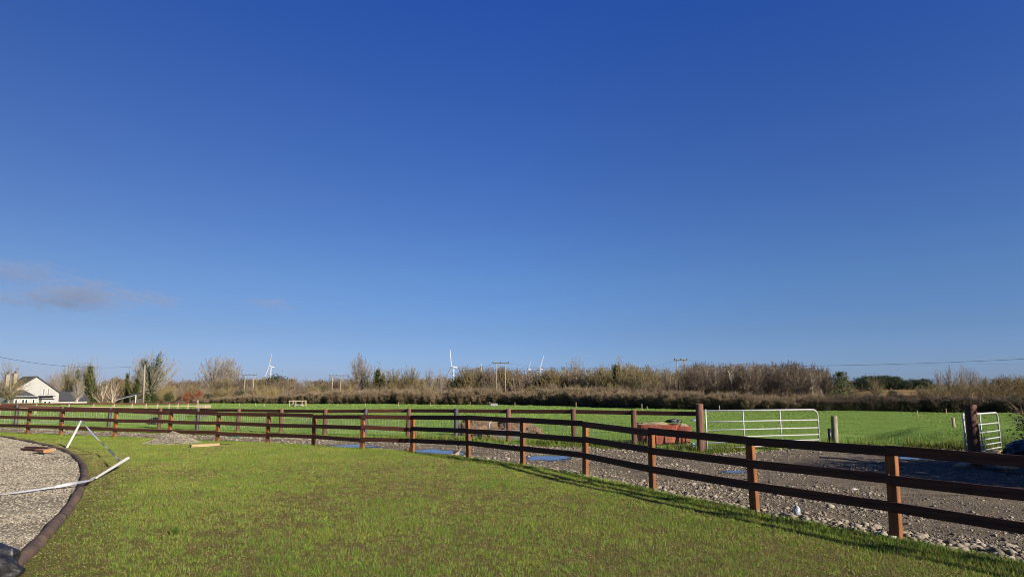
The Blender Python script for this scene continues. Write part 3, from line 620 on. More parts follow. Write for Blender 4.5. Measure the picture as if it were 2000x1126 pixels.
p = gp(1557, 1006); o = link('plastic_bottle', blob((p.x, p.y, .05), (.055, .045, .09), 23, .4, 4), M['clear'], None, True); tag(o, 'crumpled clear plastic bottle among the stones at the lawn edge', 'bottle')
p = gp(1354, 874); o = link('plastic_bag', blob((p.x, p.y, .08), (.08, .07, .09), 24, .5, 4), M['blue_bit'], None, True); tag(o, 'pale blue plastic bag in the grass left of the gate post', 'bag')
p = gp(1357, 822); o = link('plastic_scrap', blob((p.x, p.y, p.z + .05), (.3, .15, .13), 25, .5, 3), M['blue_bit'], None, True); tag(o, 'blue plastic scrap lying out in the field', 'scrap')
p = gp(1812, 851); o = link('plastic_bag', blob((p.x, p.y, p.z + .2), (.13, .12, .12), 26, .3, 4), M['white_plastic'], None, True); tag(o, 'round white plastic bag on the grassy bank at right', 'bag')
p = gp(1668, 953); o = link('white_scrap', blob((p.x, p.y, -.02), (.07, .04, .02), 27, .4, 3), M['white_plastic']); tag(o, 'flat white scrap on the stones of the track', 'scrap')
p = gp(2045, 905, 0); o = link('covered_heap', blob((p.x + .35, p.y + .5, .2), (.95, .7, .42), 28, .35, 5), M['teal'], None, True); tag(o, 'dark teal covered heap at the right edge beside the planks', 'heap')
# field stakes
ST = [(437, 789, 794), (467, 787, 793), (499, 786, 792), (516, 788, 793), (598, 784, 793), (660, 788, 792), (714, 787, 793), (778, 785, 793), (841, 785, 793), (918, 784, 792), (1006, 785, 793), (1125, 785, 797), (1254, 788, 801), (1264, 793, 799), (1340, 793, 799), (1406, 791, 803), (1465, 795, 800), (1593.5, 794, 802), (1793, 801, 817), (1848, 797, 807)]
stk = None
for i, (px, yt, yb) in enumerate(ST):
    p = gp(px, yb); h = at(px, yt, p.y).z - p.z
    if stk is None:
        mb = MB(); mb.tube([(0, 0, -.2), (0, 0, 1)], .05, 6); stk = mb.build('field_stake', M['pale_wood']); o = stk
    else: o = stk.copy(); C.objects.link(o)
    o.location = p; o.scale = (1, 1, h); o.rotation_euler = (random.gauss(0, .03), random.gauss(0, .03), random.uniform(0, 3))
    near = i in (18, 19)
    tag(o, {18: 'pale upright stake alone in the middle of the right hand field', 19: 'small stake by the dark hedge left of the thick gate post'}.get(i, 'thin pale fence stake on the far side of the field before the hedge'), 'stake', 'thin stakes along the far edge of the field')
p = gp(1866, 855); t = at(1861, 815, p.y); mb = MB(); mb.tube([p - Vector((0, 0, .2)), t], .06, 8); q = mb.build('field_stake', M['pale_wood']); tag(q, 'thick leaning pale stake left of the open gate', 'stake')
mb = MB(); a = t - Vector((0, 0, .15)); mb.tube([a + Vector((-.16, 0, 0)), a + Vector((.02, 0, 0))], .025, 5); mb.build('insulator', M['dark'], q)
# wooden pen and small tank far out in the field, pale board behind the fence
p0, p1 = gp(565, 793), gp(590, 793); pen = empty('feed_pen', p0); tag(pen, 'small timber feeding pen far out in the field', 'pen'); Lp = p1.x - p0.x
for x, y in ((0, 0), (Lp / 2, 0), (Lp, 0), (0, 2), (Lp, 2)):
    q = MB(); q.box((x, y, .5), (.14, .14, 1.1)); q.build('post', M['pale_wood'], pen)
for (x, y, sx, sy) in ((Lp / 2, -.09, Lp + .2, .05), (Lp / 2, 2.09, Lp + .2, .05)):
    q = MB(); q.box((x, y, .92), (sx, sy, .2)); q.build('rail', M['pale_wood'], pen)
q = link('fleece', blob((Lp * .55, .9, .12), (1.1, .5, .25), 31, .5, 3), M['concrete'], pen)
p = gp(965, 792); o = link('water_tank', bevbox((1.3, .8, .5), .04, 2), M['concrete']); o.location = p + Vector((0, 0, .2)); tag(o, 'small pale tank sitting alone far out in the field', 'tank')
p = gp(957, 792); mb = MB(); mb.box((p.x, p.y, p.z + .35), (.1, .1, .7)); mb.box((p.x - .1, p.y, p.z + .6), (.25, .06, .08)); tag(mb.build('tap_post', M['pale_wood']), 'short post with a cross piece left of the field tank', 'post')
a, b = at(388, 793.5, 62), at(407, 793.5, 62); o = link('timber_stack', bevbox(((b - a).length, 1.2, .3), .03), M['pale_wood']); o.location = (a + b) / 2
tag(o, 'flat stack of pale timber beyond the left part of the fence', 'timber')
q = MB(); zz = float(zf(a.x, 62)); q.box((0, 0, (zz - o.location.z) / 2 - .1), (.6, .6, (o.location.z - zz) - .1)); q.build('bearer', M['bark_dark'], o)

# paddock fence by the house
pf0, pf1 = at(-80, 789, 66), at(386, 787, 100); pf = empty('paddock_fence', (pf1.x, pf1.y, float(zf(pf1.x, pf1.y)))); tag(pf, 'pale post paddock fence with a reddish top rail before the white house', 'fence')
def pp(f): q = pf0.lerp(pf1, f); return q
fr = [0, .12, .24, .36, .46, .55, .635, .705, .765, .83, .88, .94, 1.0]
for i, f in enumerate(fr):
    q = pp(f); zb = float(zf(q.x, q.y)); ht = q.z + (.45 if i == len(fr) - 1 else 0)
    mb = MB(); mb.box((q.x - pf.location.x, q.y - pf.location.y, (zb - .2 + ht) / 2 - pf.location.z), (.17, .17, ht - zb + .2)); mb.build('post', M['pale_wood'], pf)
    if i:
        a_, b_ = pp(fr[i - 1]), q
        for dz, hh, mt in ((-.02, .2, 'rail_back'), (-.42, .09, 'pale_wood')):
            A = a_ + Vector((.02, -.12, dz)); B = b_ + Vector((.02, -.12, dz)); o = link('rail', bevbox(((B - A).length, .05, hh), .005), M[mt]); put(o, frame((A + B) / 2, B - A), pf)

# ------------------------------------------------------------------ poles, lines, turbines
def hpole(xa, xb, yt, yarm, D, label, mat='pole_grey', r=.13, xl=None):
    a = at(xa, yt, D); b = at(xb, yt, D); zg = float(zf(a.x, D)); root = empty('power_pole', (a.x, D, zg)); tag(root, label, 'power pole')
    dxb = b.x - a.x; h = a.z - zg
    for k, x in enumerate((0, dxb)):
        mb = MB(); mb.tube([(x + (.25 if xl else 0), 0, -.5), (x, 0, h)], [r * 1.25, r], 8); mb.build('pole', M[mat], root, True)
    arm = at(xa, yarm, D).z - zg; mb = MB(); ov = abs(dxb) * .4; mb.box((dxb / 2, -.15, arm), (abs(dxb) + 2 * ov, .14, .16)); mb.build('crossarm', M['bark_dark'], root)
    for x in (-ov * .9, dxb / 2, dxb + ov * .9):
        q = MB(); q.tube([(x, -.15, arm + .08), (x, -.15, arm + .2), (x, -.15, arm + .35)], [.05, .08, .04], 6); q.build('insulator', M['dark'], root)
    return root
hpole(1322, 1336, 700, 703, 122, 'twin weathered power poles rising before the right part of the wood', 'pole', .10, True)
hpole(969, 987, 707, 708.5, 152, 'twin power poles with a dark crossarm standing before the middle of the wood', 'pole_grey', .10)
hpole(479, 496, 731, 731.5, 215, 'twin power poles with crossarm left of the leftmost turbine', 'pole', .16)
hpole(649.5, 666, 732, 733, 205, 'slim twin power poles between leftmost turbine and the tall bare tree', 'pole', .13)
hpole(392, 407, 748, 748.5, 250, 'short twin power poles under the bare double crowned tree', 'pole', .16)
D = 150; a = at(283, 713, D); zg = float(zf(a.x, D)); root = empty('power_pole', (a.x, D, zg)); tag(root, 'single pale wooden pole in front of the ivy clad tree', 'power pole')
mb = MB(); mb.tube([(.36, 0, -.3), (0, 0, a.z - zg)], [.19, .15], 8); mb.build('pole', M['pole'], root, True)
q = MB(); q.box((-.2, 0, a.z - zg - .15), (.8, .12, .12)); q.build('crossarm', M['bark_dark'], root)
def cable(pts, r, label, n=48):
    P = [at(*p) for p in pts]; Q = []
    for i in range(n):                 # catenary-like: Lagrange through the points
        t = i / (n - 1) * (len(P) - 1); s = Vector((0, 0, 0))
        for a_ in range(len(P)):
            w_ = 1.0
            for b_ in range(len(P)):
                if a_ != b_: w_ *= (t - b_) / (a_ - b_)
            s += P[a_] * w_
        Q.append(s)
    mb = MB(); mb.tube(Q, r, 4, False); return tag(mb.build('power_line', M['cable'], None, True), label, 'power line')
cable([(-120, 665, 70), (120, 714, 105), (281, 714, 150)], .026, 'dark overhead line sagging from upper left to the single pale pole')
cable([(2150, 690, 62), (1560, 714.5, 105), (989, 717.5, 152)], .022, 'dark overhead line sweeping across the right half of the sky')
cable([(2200, 705.5, 150), (1640, 713, 135), (1337, 702.5, 122)], .012, 'faint higher overhead line running right from the tall twin poles')
cable([(1322, 703, 122), (1170, 724, 135), (990, 709, 152)], .012, 'thin overhead line sagging between the two twin poles')
cable([(966, 709, 152), (820, 737, 180), (668, 733, 205)], .014, 'thin overhead line left of the middle twin poles')
def turbine(px, py, Lpx, bl, hh, ang, tilt, deg, label):
    D = bl / Lpx * FOC; hub = at(px, py, D); zg = float(zf(hub.x, D)) - 3
    root = empty('wind_turbine', (hub.x, D, zg)); tag(root, label, 'wind turbine')
    H = hub.z - zg; a = Vector((-math.sin(ang), -math.cos(ang), 0)); hx = Vector((math.cos(ang), -math.sin(ang), 0))
    tl = R(tilt); up = Vector((0, 0, 1)) * math.cos(tl) - a * math.sin(tl); ax = a * math.cos(tl) + Vector((0, 0, 1)) * math.sin(tl)
    k = bl / 50; off = -a * 5.5 * k
    mb = MB(); mb.tube([off + Vector((0, 0, 0)), off + Vector((0, 0, H - 1.5 * k))], [2.0 * k, 1.3 * k], 16); mb.build('tower', M['turbine'], root, True)
    n = MB(); c = Vector((0, 0, H)); n.tube([c + ax * -.5 * k, c - ax * 1.5 * k, c - ax * 9 * k, c - ax * 14 * k, c - ax * 15.5 * k], [1.5 * k, 2.3 * k, 2.4 * k, 2.1 * k, 1.2 * k], 12); n.build('nacelle', M['turbine'], root, True)
    n = MB(); n.tube([c + ax * 3.2 * k, c + ax * 2.6 * k, c + ax * 1 * k, c - ax * .4 * k], [.3 * k, 1.3 * k, 1.8 * k, 1.8 * k], 12); n.build('hub', M['turbine'], root, True)
    for th in deg:
        d = up * math.cos(R(th)) + hx * math.sin(R(th)); ch = d.cross(ax); V = []; F = []; m = 10
        for i in range(12):
            t = i / 11; cw = (1.1 + (2.9 * min(1, t / .18) if t < .18 else 2.9 * (1 - (t - .18) / .82 * .92))) * k * .47; th_ = (1.0 if t < .05 else .55 * (1 - .8 * t)) * k; tw = R(70 - 22 * (1 - t))
            e1 = ch * math.cos(tw) + ax * math.sin(tw); e2 = -ch * math.sin(tw) + ax * math.cos(tw)
            for j in range(m):
                an = 2 * math.pi * j / m; V.append(c + ax * 1.0 * k + d * (bl * t + 1.2 * k * (1 - t)) + e1 * math.cos(an) * cw + e2 * math.sin(an) * th_)
        for i in range(11):
            for j in range(m): F.append((i * m + j, i * m + (j + 1) % m, (i + 1) * m + (j + 1) % m, (i + 1) * m + j))
        F.append(tuple(11 * m + j for j in range(m))); b_ = MB(); b_.add(V, F); b_.build('blade', M['turbine'], root, True)
turbine(526, 715, 30.5, 50, 80, R(76), 14, (36, 156, 276), 'white wind turbine seen edge on above the left part of the tree line')
turbine(882.5, 716, 38, 50, 80, R(56), 6, (339, 217, 99), 'largest white wind turbine, blades spread, beside the wood')
turbine(1055, 720, 28, 50, 80, R(74), 12, (20, 140, 260), 'white wind turbine above the middle of the wood')
turbine(1032.5, 720, 17, 50, 80, R(70), 12, (22, 142, 262), 'faint small wind turbine left of the one above the wood')
turbine(940.5, 731, 22, 50, 80, R(66), 5, (346, 106, 226), 'distant turbine showing only a blade tip above the wood')

# ------------------------------------------------------------------ house
B0 = at(71, 735.5, 170); ex = Vector((.5, .866, 0)); ev = Vector((.866, -.5, 0)); ez = Vector((0, 0, 1)); ZG = -3.2
def HL(u, v_, z): return ex * u + ev * v_ + ez * z
hs = empty('house', (B0.x, B0.y, ZG)); tag(hs, 'cream gabled house with two chimneys and dark roofs at far left', 'house')
apex = B0.z - ZG; hw = 5.8; eav = apex - 4.15
def hm(faces, name, mat, parent=hs):
    mb = MB()
    for f in faces: mb.add(f, [tuple(range(len(f)))])
    return mb.build(name, mat, parent)
Lb = 6.4
g = [HL(-hw, 0, 0), HL(hw, 0, 0), HL(hw, 0, eav), HL(0, 0, apex), HL(-hw, 0, eav)]; gb = [p - ev * Lb for p in g]
wall = hm([g, gb[::-1], [g[1], gb[1], gb[2], g[2]], [gb[0], g[0], g[4], gb[4]]], 'wall', M['render'])
def slab(P, th, name, mat, parent=hs):     # a thick sheet from a planar polygon
    P = [Vector(p) for p in P]; n = (P[1] - P[0]).cross(P[2] - P[0]).normalized(); n = n if n.z > 0 else -n
    Q = [p + n * th for p in P]; m = len(P); mb = MB(); mb.add(P + Q, [tuple(range(m)), tuple(range(2 * m - 1, m - 1, -1))] + [(i, (i + 1) % m, m + (i + 1) % m, m + i) for i in range(m)])
    return mb.build(name, mat, parent)
ov = .35
slab([HL(0, ov, apex + .02), HL(hw + .3, ov, eav - .2), HL(hw + .3, -Lb, eav - .2), HL(0, -Lb, apex + .02)], .22, 'roof', M['slate'])
roof2 = slab([HL(0, ov, apex + .02), HL(-hw - .3, ov, eav - .2), HL(-hw - .3, -Lb, eav - .2), HL(0, -Lb, apex + .02)], .22, 'roof', M['slate_old'])
for (u, v_, zt) in ((-2.7, -5.0, apex + .75), (-4.2, -5.4, apex + .5)):
    q = MB(); c = HL(u, v_, 0); q.box((c.x, c.y, (eav - 1 + zt) / 2), (.72, .9, zt - eav + 1), math.atan2(ex.y, ex.x)); q.box((c.x, c.y, zt), (.86, 1.05, .14), math.atan2(ex.y, ex.x)); ch = q.build('chimney', M['old_render'], hs)
    q = MB(); q.tube([(c.x, c.y, zt), (c.x, c.y, zt + .8)], [.16, .13], 8); q.build('chimney_pot', M['round'], ch)
# left wing behind
q = [HL(-14, -6, 0), HL(-5, -6, 0), HL(-5, -6, 4.6), HL(-14, -6, 4.6)]; hm([q], 'wall', M['render'])
slab([HL(-14.5, -5.7, 4.5), HL(-4.6, -5.7, 4.5), HL(-4.6, -9.5, 7.3), HL(-14.5, -9.5, 7.3)], .2, 'roof', M['slate'])
# sun room with hipped roof
u0, u1, v1, zt = -6.0, -.8, 3.6, 3.0
q = MB(); rzh = math.atan2(ex.y, ex.x); c = HL((u0 + u1) / 2, v1 / 2, 0); q.box((c.x, c.y, zt / 2 + .4), (u1 - u0, v1 - .02, zt - .8 + 1.6), rzh); q.build('sun_room', M['render'], hs)
A, B, Cc, Dd = HL(u0 - .4, v1 + .4, zt + .3), HL(u1 + .4, v1 + .4, zt + .3), HL(u1 + .4, .05, zt + .3), HL(u0 - .4, .05, zt + .3); T1, T2 = HL((u0 + u1) / 2, v1 - 1.6, zt + 2.3), HL((u0 + u1) / 2, .05, zt + 2.3)
hm([[A, B, T1], [B, Cc, T2, T1], [Dd, A, T1, T2], [Dd, Cc, B, A]], 'sun_room_roof', M['slate'])
def window(u, v_, z, wd, ht, parent=hs, pane='glass', nm='window'):
    q = MB(); c = HL(u, v_ + .02, z); q.box((c.x, c.y, c.z), (wd, .1, ht), rzh); f = q.build(nm, M['white_paint'], parent)
    q = MB(); c = HL(u, v_ + .06, z); q.box((c.x, c.y, c.z), (wd - .24, .06, ht - .2), rzh); q.build('pane', M[pane], f); return f
for u in (-5.5, -4.0, -3.3, -1.7): window(u, v1, 2.35, .62, 1.3)
# balcony over a porch
q = MB(); c = HL(2.6, .7, 1.6); q.box((c.x, c.y, c.z), (2.8, 1.3, 3.2), rzh); q.build('porch', M['render'], hs)
for z in (3.0, 3.75):
    q = MB(); c = HL(2.55, .85, z); q.box((c.x, c.y, c.z), (3.3 if z > 3.5 else 2.95, 1.7, .12), rzh); q.build('porch_trim', M['dark'], hs)
for u in (2.0, 3.0): window(u, 1.37, 1.95, .7, 1.1, hs, 'dark')
for u in (2.05, 3.15): window(u, .02, 4.85, .62, 1.75, hs, 'pane_beige', 'balcony_door')
q = MB()
for u in (1.0, 1.9, 2.8, 3.8): c = HL(u, 1.6, 4.3); q.tube([c - ez * .5, c + ez * .5], .03, 5)
q.tube([HL(1.0, 1.6, 4.8), HL(3.8, 1.6, 4.8)], .035, 5); q.build('balcony_rail', M['galv'], hs)
q = MB(); q.tube([HL(4.3, .1, .5), HL(4.3, .1, 3.8)], .05, 6); q.build('downpipe', M['dark'], hs)
# low extension to the right
ue = 13.2; zt = 2.45
w_ = hm([[HL(hw, -.5, 0), HL(ue, -.5, 0), HL(ue, -.5, zt), HL(hw, -.5, zt)], [HL(ue, -.5, 0), HL(ue, -6, 0), HL(ue, -6, zt), HL(ue, -3.2, 4.7), HL(ue, -.5, zt)]], 'extension_wall', M['render'])
slab([HL(hw + .02, -.2, zt - .1), HL(ue + .4, -.2, zt - .1), HL(ue + .4, -3.3, 4.75), HL(hw + .02, -3.3, 4.75)], .16, 'extension_roof', M['slate'])
for u in (8.7, 9.4): window(u, -.5, 1.75, .5, .75)
# lean-to shed
c = at(248, 784, 150); zg = float(zf(c.x, 150)); sh = empty('lean_to_shed', (c.x, 150, zg)); tag(sh, 'open lean-to shed with sloping dark roof and white fascia', 'shed')
q = MB(); q.add([(-2.6, 0, .75), (2.0, 0, 1.95), (2.0, 3, 2.65), (-2.6, 3, 1.45), (-2.6, 0, .9), (2.0, 0, 2.1), (2.0, 3, 2.8), (-2.6, 3, 1.6)], [(0, 1, 2, 3), (7, 6, 5, 4), (0, 4, 5, 1), (1, 5, 6, 2), (2, 6, 7, 3), (3, 7, 4, 0)]); q.build('roof', M['slate'], sh)
q = MB(); q.tube([(-2.6, -.06, .8), (2.0, -.06, 2.0)], .055, 4); q.build('fascia', M['white_paint'], sh)
for x, ht in ((1.85, 1.9), (.6, 1.6)):
    q = MB(); q.box((x, .1, ht / 2), (.16, .16, ht)); q.build('post', M['white_paint'] if x > 1 else M['bark_dark'], sh)
q = MB(); q.box((-.3, 2.9, .55), (4.4, .1, 1.1)); q.build('back_wall', M['bark_dark'], sh)

# ------------------------------------------------------------------ trees
class TB:                             # tubes and twig triangles for one plant
    def __init__(self, seed): self.trunk = MB(); self.crown = MB(); self.leaf = MB(); self.r = random.Random(seed); self.limbs = []
    def rv(self, s=1.0): return Vector((self.r.gauss(0, s), self.r.gauss(0, s), self.r.gauss(0, s)))
    def path(self, p, d, L, nseg, wig, up):
        P = [p.copy()]; d = d.normalized()
        for i in range(nseg):
            d = (d + self.rv(wig) + Vector((0, 0, up))).normalized(); P.append(P[-1] + d * (L / nseg))
        return P
    def twig(self, p, d, L, wd):
        s = d.cross(self.rv()).normalized() * wd
        e = p + d * L + self.rv(.08) * L; self.crown.tri(p - s, p + s, e)
    def grow(self, p, d, L, r, lev, prm):
        nseg = (7, 5, 4, 3, 3)[lev]; P = self.path(p, d, L, nseg, prm['wig'] * (1 + .4 * lev), prm['up'][lev])
        rs = [max(.012, r * (1 - .75 * i / nseg)) for i in range(nseg + 1)]
        (self.trunk if lev <= prm.get('tl', 1) else self.crown).tube(P, rs, (8, 5, 4, 3, 3)[lev], lev == 0)
        if lev <= 1: self.limbs.append((P, rs))
        last = lev >= prm['lev']
        n = prm['n'][lev]; t0 = prm['t0'][lev]
        for i in range(n):
            t = t0 + (1 - t0) * (i + self.r.random()) / n; k = min(int(t * nseg), nseg - 1); f = t * nseg - k
            q = P[k].lerp(P[k + 1], f); dd = (P[k + 1] - P[k]).normalized()
            side = dd.cross(self.rv()).normalized(); a = R(self.r.uniform(*prm['ang'][lev]))
            nd = dd * math.cos(a) + side * math.sin(a)
            if last: self.twig(q, nd, prm['tw'] * self.r.uniform(.5, 1.3), prm['tww'])
            else: self.grow(q, nd, L * prm['lr'][lev] * self.r.uniform(.7, 1.2) * (1 - prm['fall'] * (t - t0) / (1 - t0 + .01)), max(.014, rs[k] * .55), lev + 1, prm)
        if lev > 0 and not last: self.twig(P[-1], (P[-1] - P[-2]).normalized(), prm['tw'], prm['tww'])
    def leaves(self, c, s, n, sz):
        for _ in range(n):
            p = Vector((self.r.gauss(0, s[0]), self.r.gauss(0, s[1]), self.r.gauss(0, s[2]))) + c
            a = self.rv().normalized() * sz * self.r.uniform(.6, 1.3); b = a.cross(self.rv()).normalized() * sz * self.r.uniform(.5, 1.1)
            self.leaf.add([p - a, p - b * .8, p + a, p + b * .8], [(0, 1, 2, 3)])
    def ivy(self, frac, n, sz, sp, limbs=5):
        for P, rs in self.limbs[:1 + limbs]:
            m = len(P) - 1
            for _ in range(n if P is self.limbs[0][0] else n // 4):
                t = min(.999, self.r.random() * frac) * m; k = min(int(t), m - 1); q = P[k].lerp(P[k + 1], t - k)
                self.leaves(q, (sp * (1.1 - .5 * t / m),) * 2 + (sp,), 4, sz)
    def meshes(self, nm):
        out = []
        for mb, part in ((self.trunk, 'trunk'), (self.crown, 'crown'), (self.leaf, 'ivy')):
            if mb.n:
                me = bpy.data.meshes.new(nm + '_' + part); me.from_pydata(mb.v, [], mb.f); me.update(); out.append((part, me))
        zz = np.array([v[2] for mb in (self.trunk, self.crown, self.leaf) for v in mb.v]); zs = float(np.percentile(zz, 94))
        return out, zs
UPR = dict(lev=3, n=(14, 7, 5, 9), t0=(.22, .2, .15, .05), ang=((22, 48), (20, 42), (20, 45), (15, 45)), lr=(.55, .5, .5), fall=.45, up=(.02, .09, .08, .06), wig=.045, tw=.8, tww=.015)
WIDE = dict(UPR, n=(13, 8, 5, 9), t0=(.22, .22, .15, .05), ang=((32, 68), (22, 50), (22, 50), (15, 50)), lr=(.78, .5, .5), up=(.02, .06, .06, .05), wig=.05, fall=.4)
BIRCH = dict(UPR, n=(18, 6, 4, 8), t0=(.35, .2, .2, .05), ang=((20, 42), (22, 45), (22, 50), (15, 50)), lr=(.36, .5, .5), up=(.01, .07, .03, .0), wig=.035, fall=.55, tl=1)
SCRUB = dict(UPR, lev=2, n=(10, 7, 10), t0=(.12, .12, .05), ang=((15, 42), (18, 45), (15, 45)), lr=(.5, .5), up=(.04, .07, .06), wig=.05, tw=.6, tww=.013, tl=0)
def make_tree(seed, prm, h, r=.2, ivy=0, ivyfrac=.7, stems=1, spread=.0):
    t = TB(seed)
    for s in range(stems):
        a = 6.283 * s / stems + t.r.random(); d = Vector((math.cos(a) * spread, math.sin(a) * spread, 1)) if stems > 1 else Vector((0, 0, 1))
        t.grow(Vector((math.cos(a) * .15 * (stems > 1), math.sin(a) * .15 * (stems > 1), -.4)), d, h * (.82 if prm is not SCRUB else .8) * t.r.uniform(.8, 1.1) + .4, r, 0, prm)
    if ivy: t.ivy(ivyfrac, ivy, .14, .42)
    return t
def dome(seed, H, r, rw, cb, nl, ns=6, nt=6, tw=.40, tww=.011, att=(.25, .6), ivy=0, ivyfrac=.7, flop=.0, stem=.72, lw=.34):
    t = TB(seed); q = t.r                                   # limbs curve out from the trunk to fill a domed crown
    T = t.path(Vector((0, 0, -.4)), Vector((q.gauss(0, .05), q.gauss(0, .05), 1)), H * stem + .4, 7, .035, .02)
    t.trunk.tube(T, [max(.02, r * (1 - .8 * i / 7)) for i in range(8)], 8); t.limbs.append((T, None))
    off = (q.gauss(0, .06) * H, q.gauss(0, .06) * H); sq = q.uniform(.85, 1.1)
    for i in range(nl):
        sx = 1 - q.random() ** 1.3 if q.random() < .6 else q.random(); sh = q.uniform(.6, 1.0) if q.random() < .75 else q.uniform(.3, .7)
        w_ = max(0, 1 - ((sx - .35) / .65) ** 3.2) ** .5 if sx > .35 else .86 + .14 * sx / .35
        an = q.uniform(0, 6.283); lump = 1 + .18 * math.sin(2 * an + seed) + .12 * math.sin(5 * an + sx * 4 + seed)
        rad = rw * H * w_ * math.sqrt(q.random()) ** .6 * lump
        E_ = Vector((off[0] * sx + rad * math.cos(an) * sq, off[1] * sx + rad * math.sin(an) / sq, H * (cb + (1 - cb) * sx * (.8 + .2 * sh) * (1 - .2 * (rad / (rw * H)) ** 2))))
        ta = min(.97, E_.z / H * q.uniform(*att) / stem); k = min(6, int(ta * 7)); A = T[k].lerp(T[k + 1], ta * 7 - k)
        Cc = A + Vector(((E_.x - A.x) * .55, (E_.y - A.y) * .55, (E_.z - A.z) * q.uniform(.35, .55) - flop))
        P = []
        for m in range(7):
            u = m / 6; P.append(A * (1 - u) ** 2 + Cc * 2 * u * (1 - u) + E_ * u * u + t.rv(.012) * H * (.3 + u))
        r0 = max(.02, r * lw * (1 - .6 * ta) * q.uniform(.6, 1.1)); rs = [max(.011, r0 * (1 - .85 * m / 6)) for m in range(7)]
        (t.trunk if i < nl * .45 else t.crown).tube(P, rs, 4, False)
        if i < 6: t.limbs.append((P, rs))
        L = (E_ - A).length
        for j in range(ns):
            u = .35 + .65 * (j + q.random()) / ns; k = min(5, int(u * 6)); B = P[k].lerp(P[k + 1], u * 6 - k); dd = (P[k + 1] - P[k]).normalized()
            nd = (dd + t.rv(.42) + Vector((0, 0, .15))).normalized(); Lb = max(.3, .19 * L * (1.25 - u)) * q.uniform(.7, 1.3); S = t.path(B, nd, Lb, 2, .12, .05)
            t.crown.tube(S, [.014, .011, .008], 3, False)
            for m in range(nt):
                v = q.random(); b_ = S[0].lerp(S[2], v); t.twig(b_, (nd + t.rv(.38) + Vector((0, 0, .1))).normalized(), tw * q.uniform(.5, 1.25), tww)
    if ivy: t.ivy(ivyfrac, int(ivy * 1.7), .11, .36, 3)
    return t
LIB = {}
def lib(key, t): LIB[key] = t.meshes(key)
for i in range(4): lib('crown%d' % i, dome(220 + i, 8, .22, .40 + .03 * (i % 2), .22, 150, 8, 11, .38, .013, (.2, .6)))
for i in range(3): lib('upr%d' % i, dome(100 + i, 8, .17, .29, .30, 74, 7, 7))
for i in range(3): lib('wide%d' % i, dome(120 + i, 8, .24, .42, .26, 110, 7, 7))
for i in range(4): lib('birch%d' % i, dome(140 + i, 9, .17, .30, .46, 100, 7, 9, .38, .011, (.5, .85), stem=.85))
for i in range(3): lib('scrub%d' % i, dome(160 + i, 4, .07, .50, .22, 95, 6, 6, .5, .010, (.06, .35), stem=.6, lw=.5))
for i in range(2): lib('twin%d' % i, dome(180 + i, 8, .16, .33, .2, 40, 6, 6, .6, .011, (.03, .3), stem=.5, lw=.5))
lib('ivyup0', dome(201, 8, .2, .27, .4, 60, ivy=330, ivyfrac=.95)); lib('ivyup1', dome(202, 8, .2, .27, .3, 40, ivy=480, ivyfrac=1.15)); lib('ivywide', dome(203, 8, .25, .40, .42, 100, 7, 7, ivy=300, ivyfrac=.82)); lib('ivylow', dome(204, 8, .2, .3, .35, 76, ivy=160, ivyfrac=.6))
def leafy(seed, kind):
    t = TB(seed); zt_ = 2.6 if kind == 'bush' else 7; t.trunk.tube([Vector((0, 0, -.3)), Vector((0, 0, zt_ * .45)), Vector((.1, 0, zt_))], [.2, .15, .04], 7)
    if kind == 'cone':
        for k in range(150):
            z = .6 + 6.8 * t.r.random() ** 1.15; rr = 2.3 * (1 - z / 8.2) ** .8; a = t.r.uniform(0, 6.28); q = rr * t.r.uniform(.45, 1.05)
            t.leaves(Vector((q * math.cos(a), q * math.sin(a), z)), (.28, .28, .2), 24, .12)
    elif kind == 'pine':
        for k in range(42):
            a = t.r.uniform(0, 6.28); q = 2.6 * math.sqrt(t.r.random()); z = 6.2 - .22 * q * q + t.r.uniform(-1.9, .6)
            t.trunk.tube([Vector((0, 0, z * .7)), Vector((q * math.cos(a), q * math.sin(a), z))], [.06, .02], 3)
            t.leaves(Vector((q * math.cos(a), q * math.sin(a), z)), (.45, .45, .28), 46, .13)
    else:                              # round evergreen bush
        for k in range(60):
            v = t.rv().normalized() * t.r.random() ** .4; t.leaves(Vector((v.x * 1.7, v.y * 1.7, 2.2 + v.z * 2.0)), (.32, .32, .3), 36, .12)
    return t
for i in range(2): LIB['cone%d' % i] = leafy(300 + i, 'cone').meshes('cone'); LIB['pine%d' % i] = leafy(310 + i, 'pine').meshes('pine'); LIB['bush%d' % i] = leafy(320 + i, 'bush').meshes('bush')
MV = {}
def withmat(me, mat):
    k = (me.name, mat.name)
    if k not in MV:
        m = me if not me.materials else me.copy(); m.materials.clear(); m.materials.append(mat); MV[k] = m
        if m is not me: MV[(m.name, mat.name)] = m
    return MV[k]
tr_rng = random.Random(5)
def plant(px, yt, D, key, bark, tw, label, group=None, wx=1.0, name='tree', leafmat='ivy', cat='tree', crownname='crown'):
    ms, hz = LIB[key]; top = at(px, yt, D); zb = float(zf(top.x, D)); s = (top.z - zb) / hz
    root = empty(name, (top.x, D, zb), tr_rng.uniform(0, 6.28)); root.scale = (s * wx, s * wx, s); tag(root, label, cat, group)
    for part, me in ms:
        m = M[bark] if part == 'trunk' else M[tw] if part == 'crown' else M[leafmat]
        o = bpy.data.objects.new('foliage' if part == 'ivy' and leafmat != 'ivy' else part, withmat(me, m)); C.objects.link(o); o.parent = root
    return root
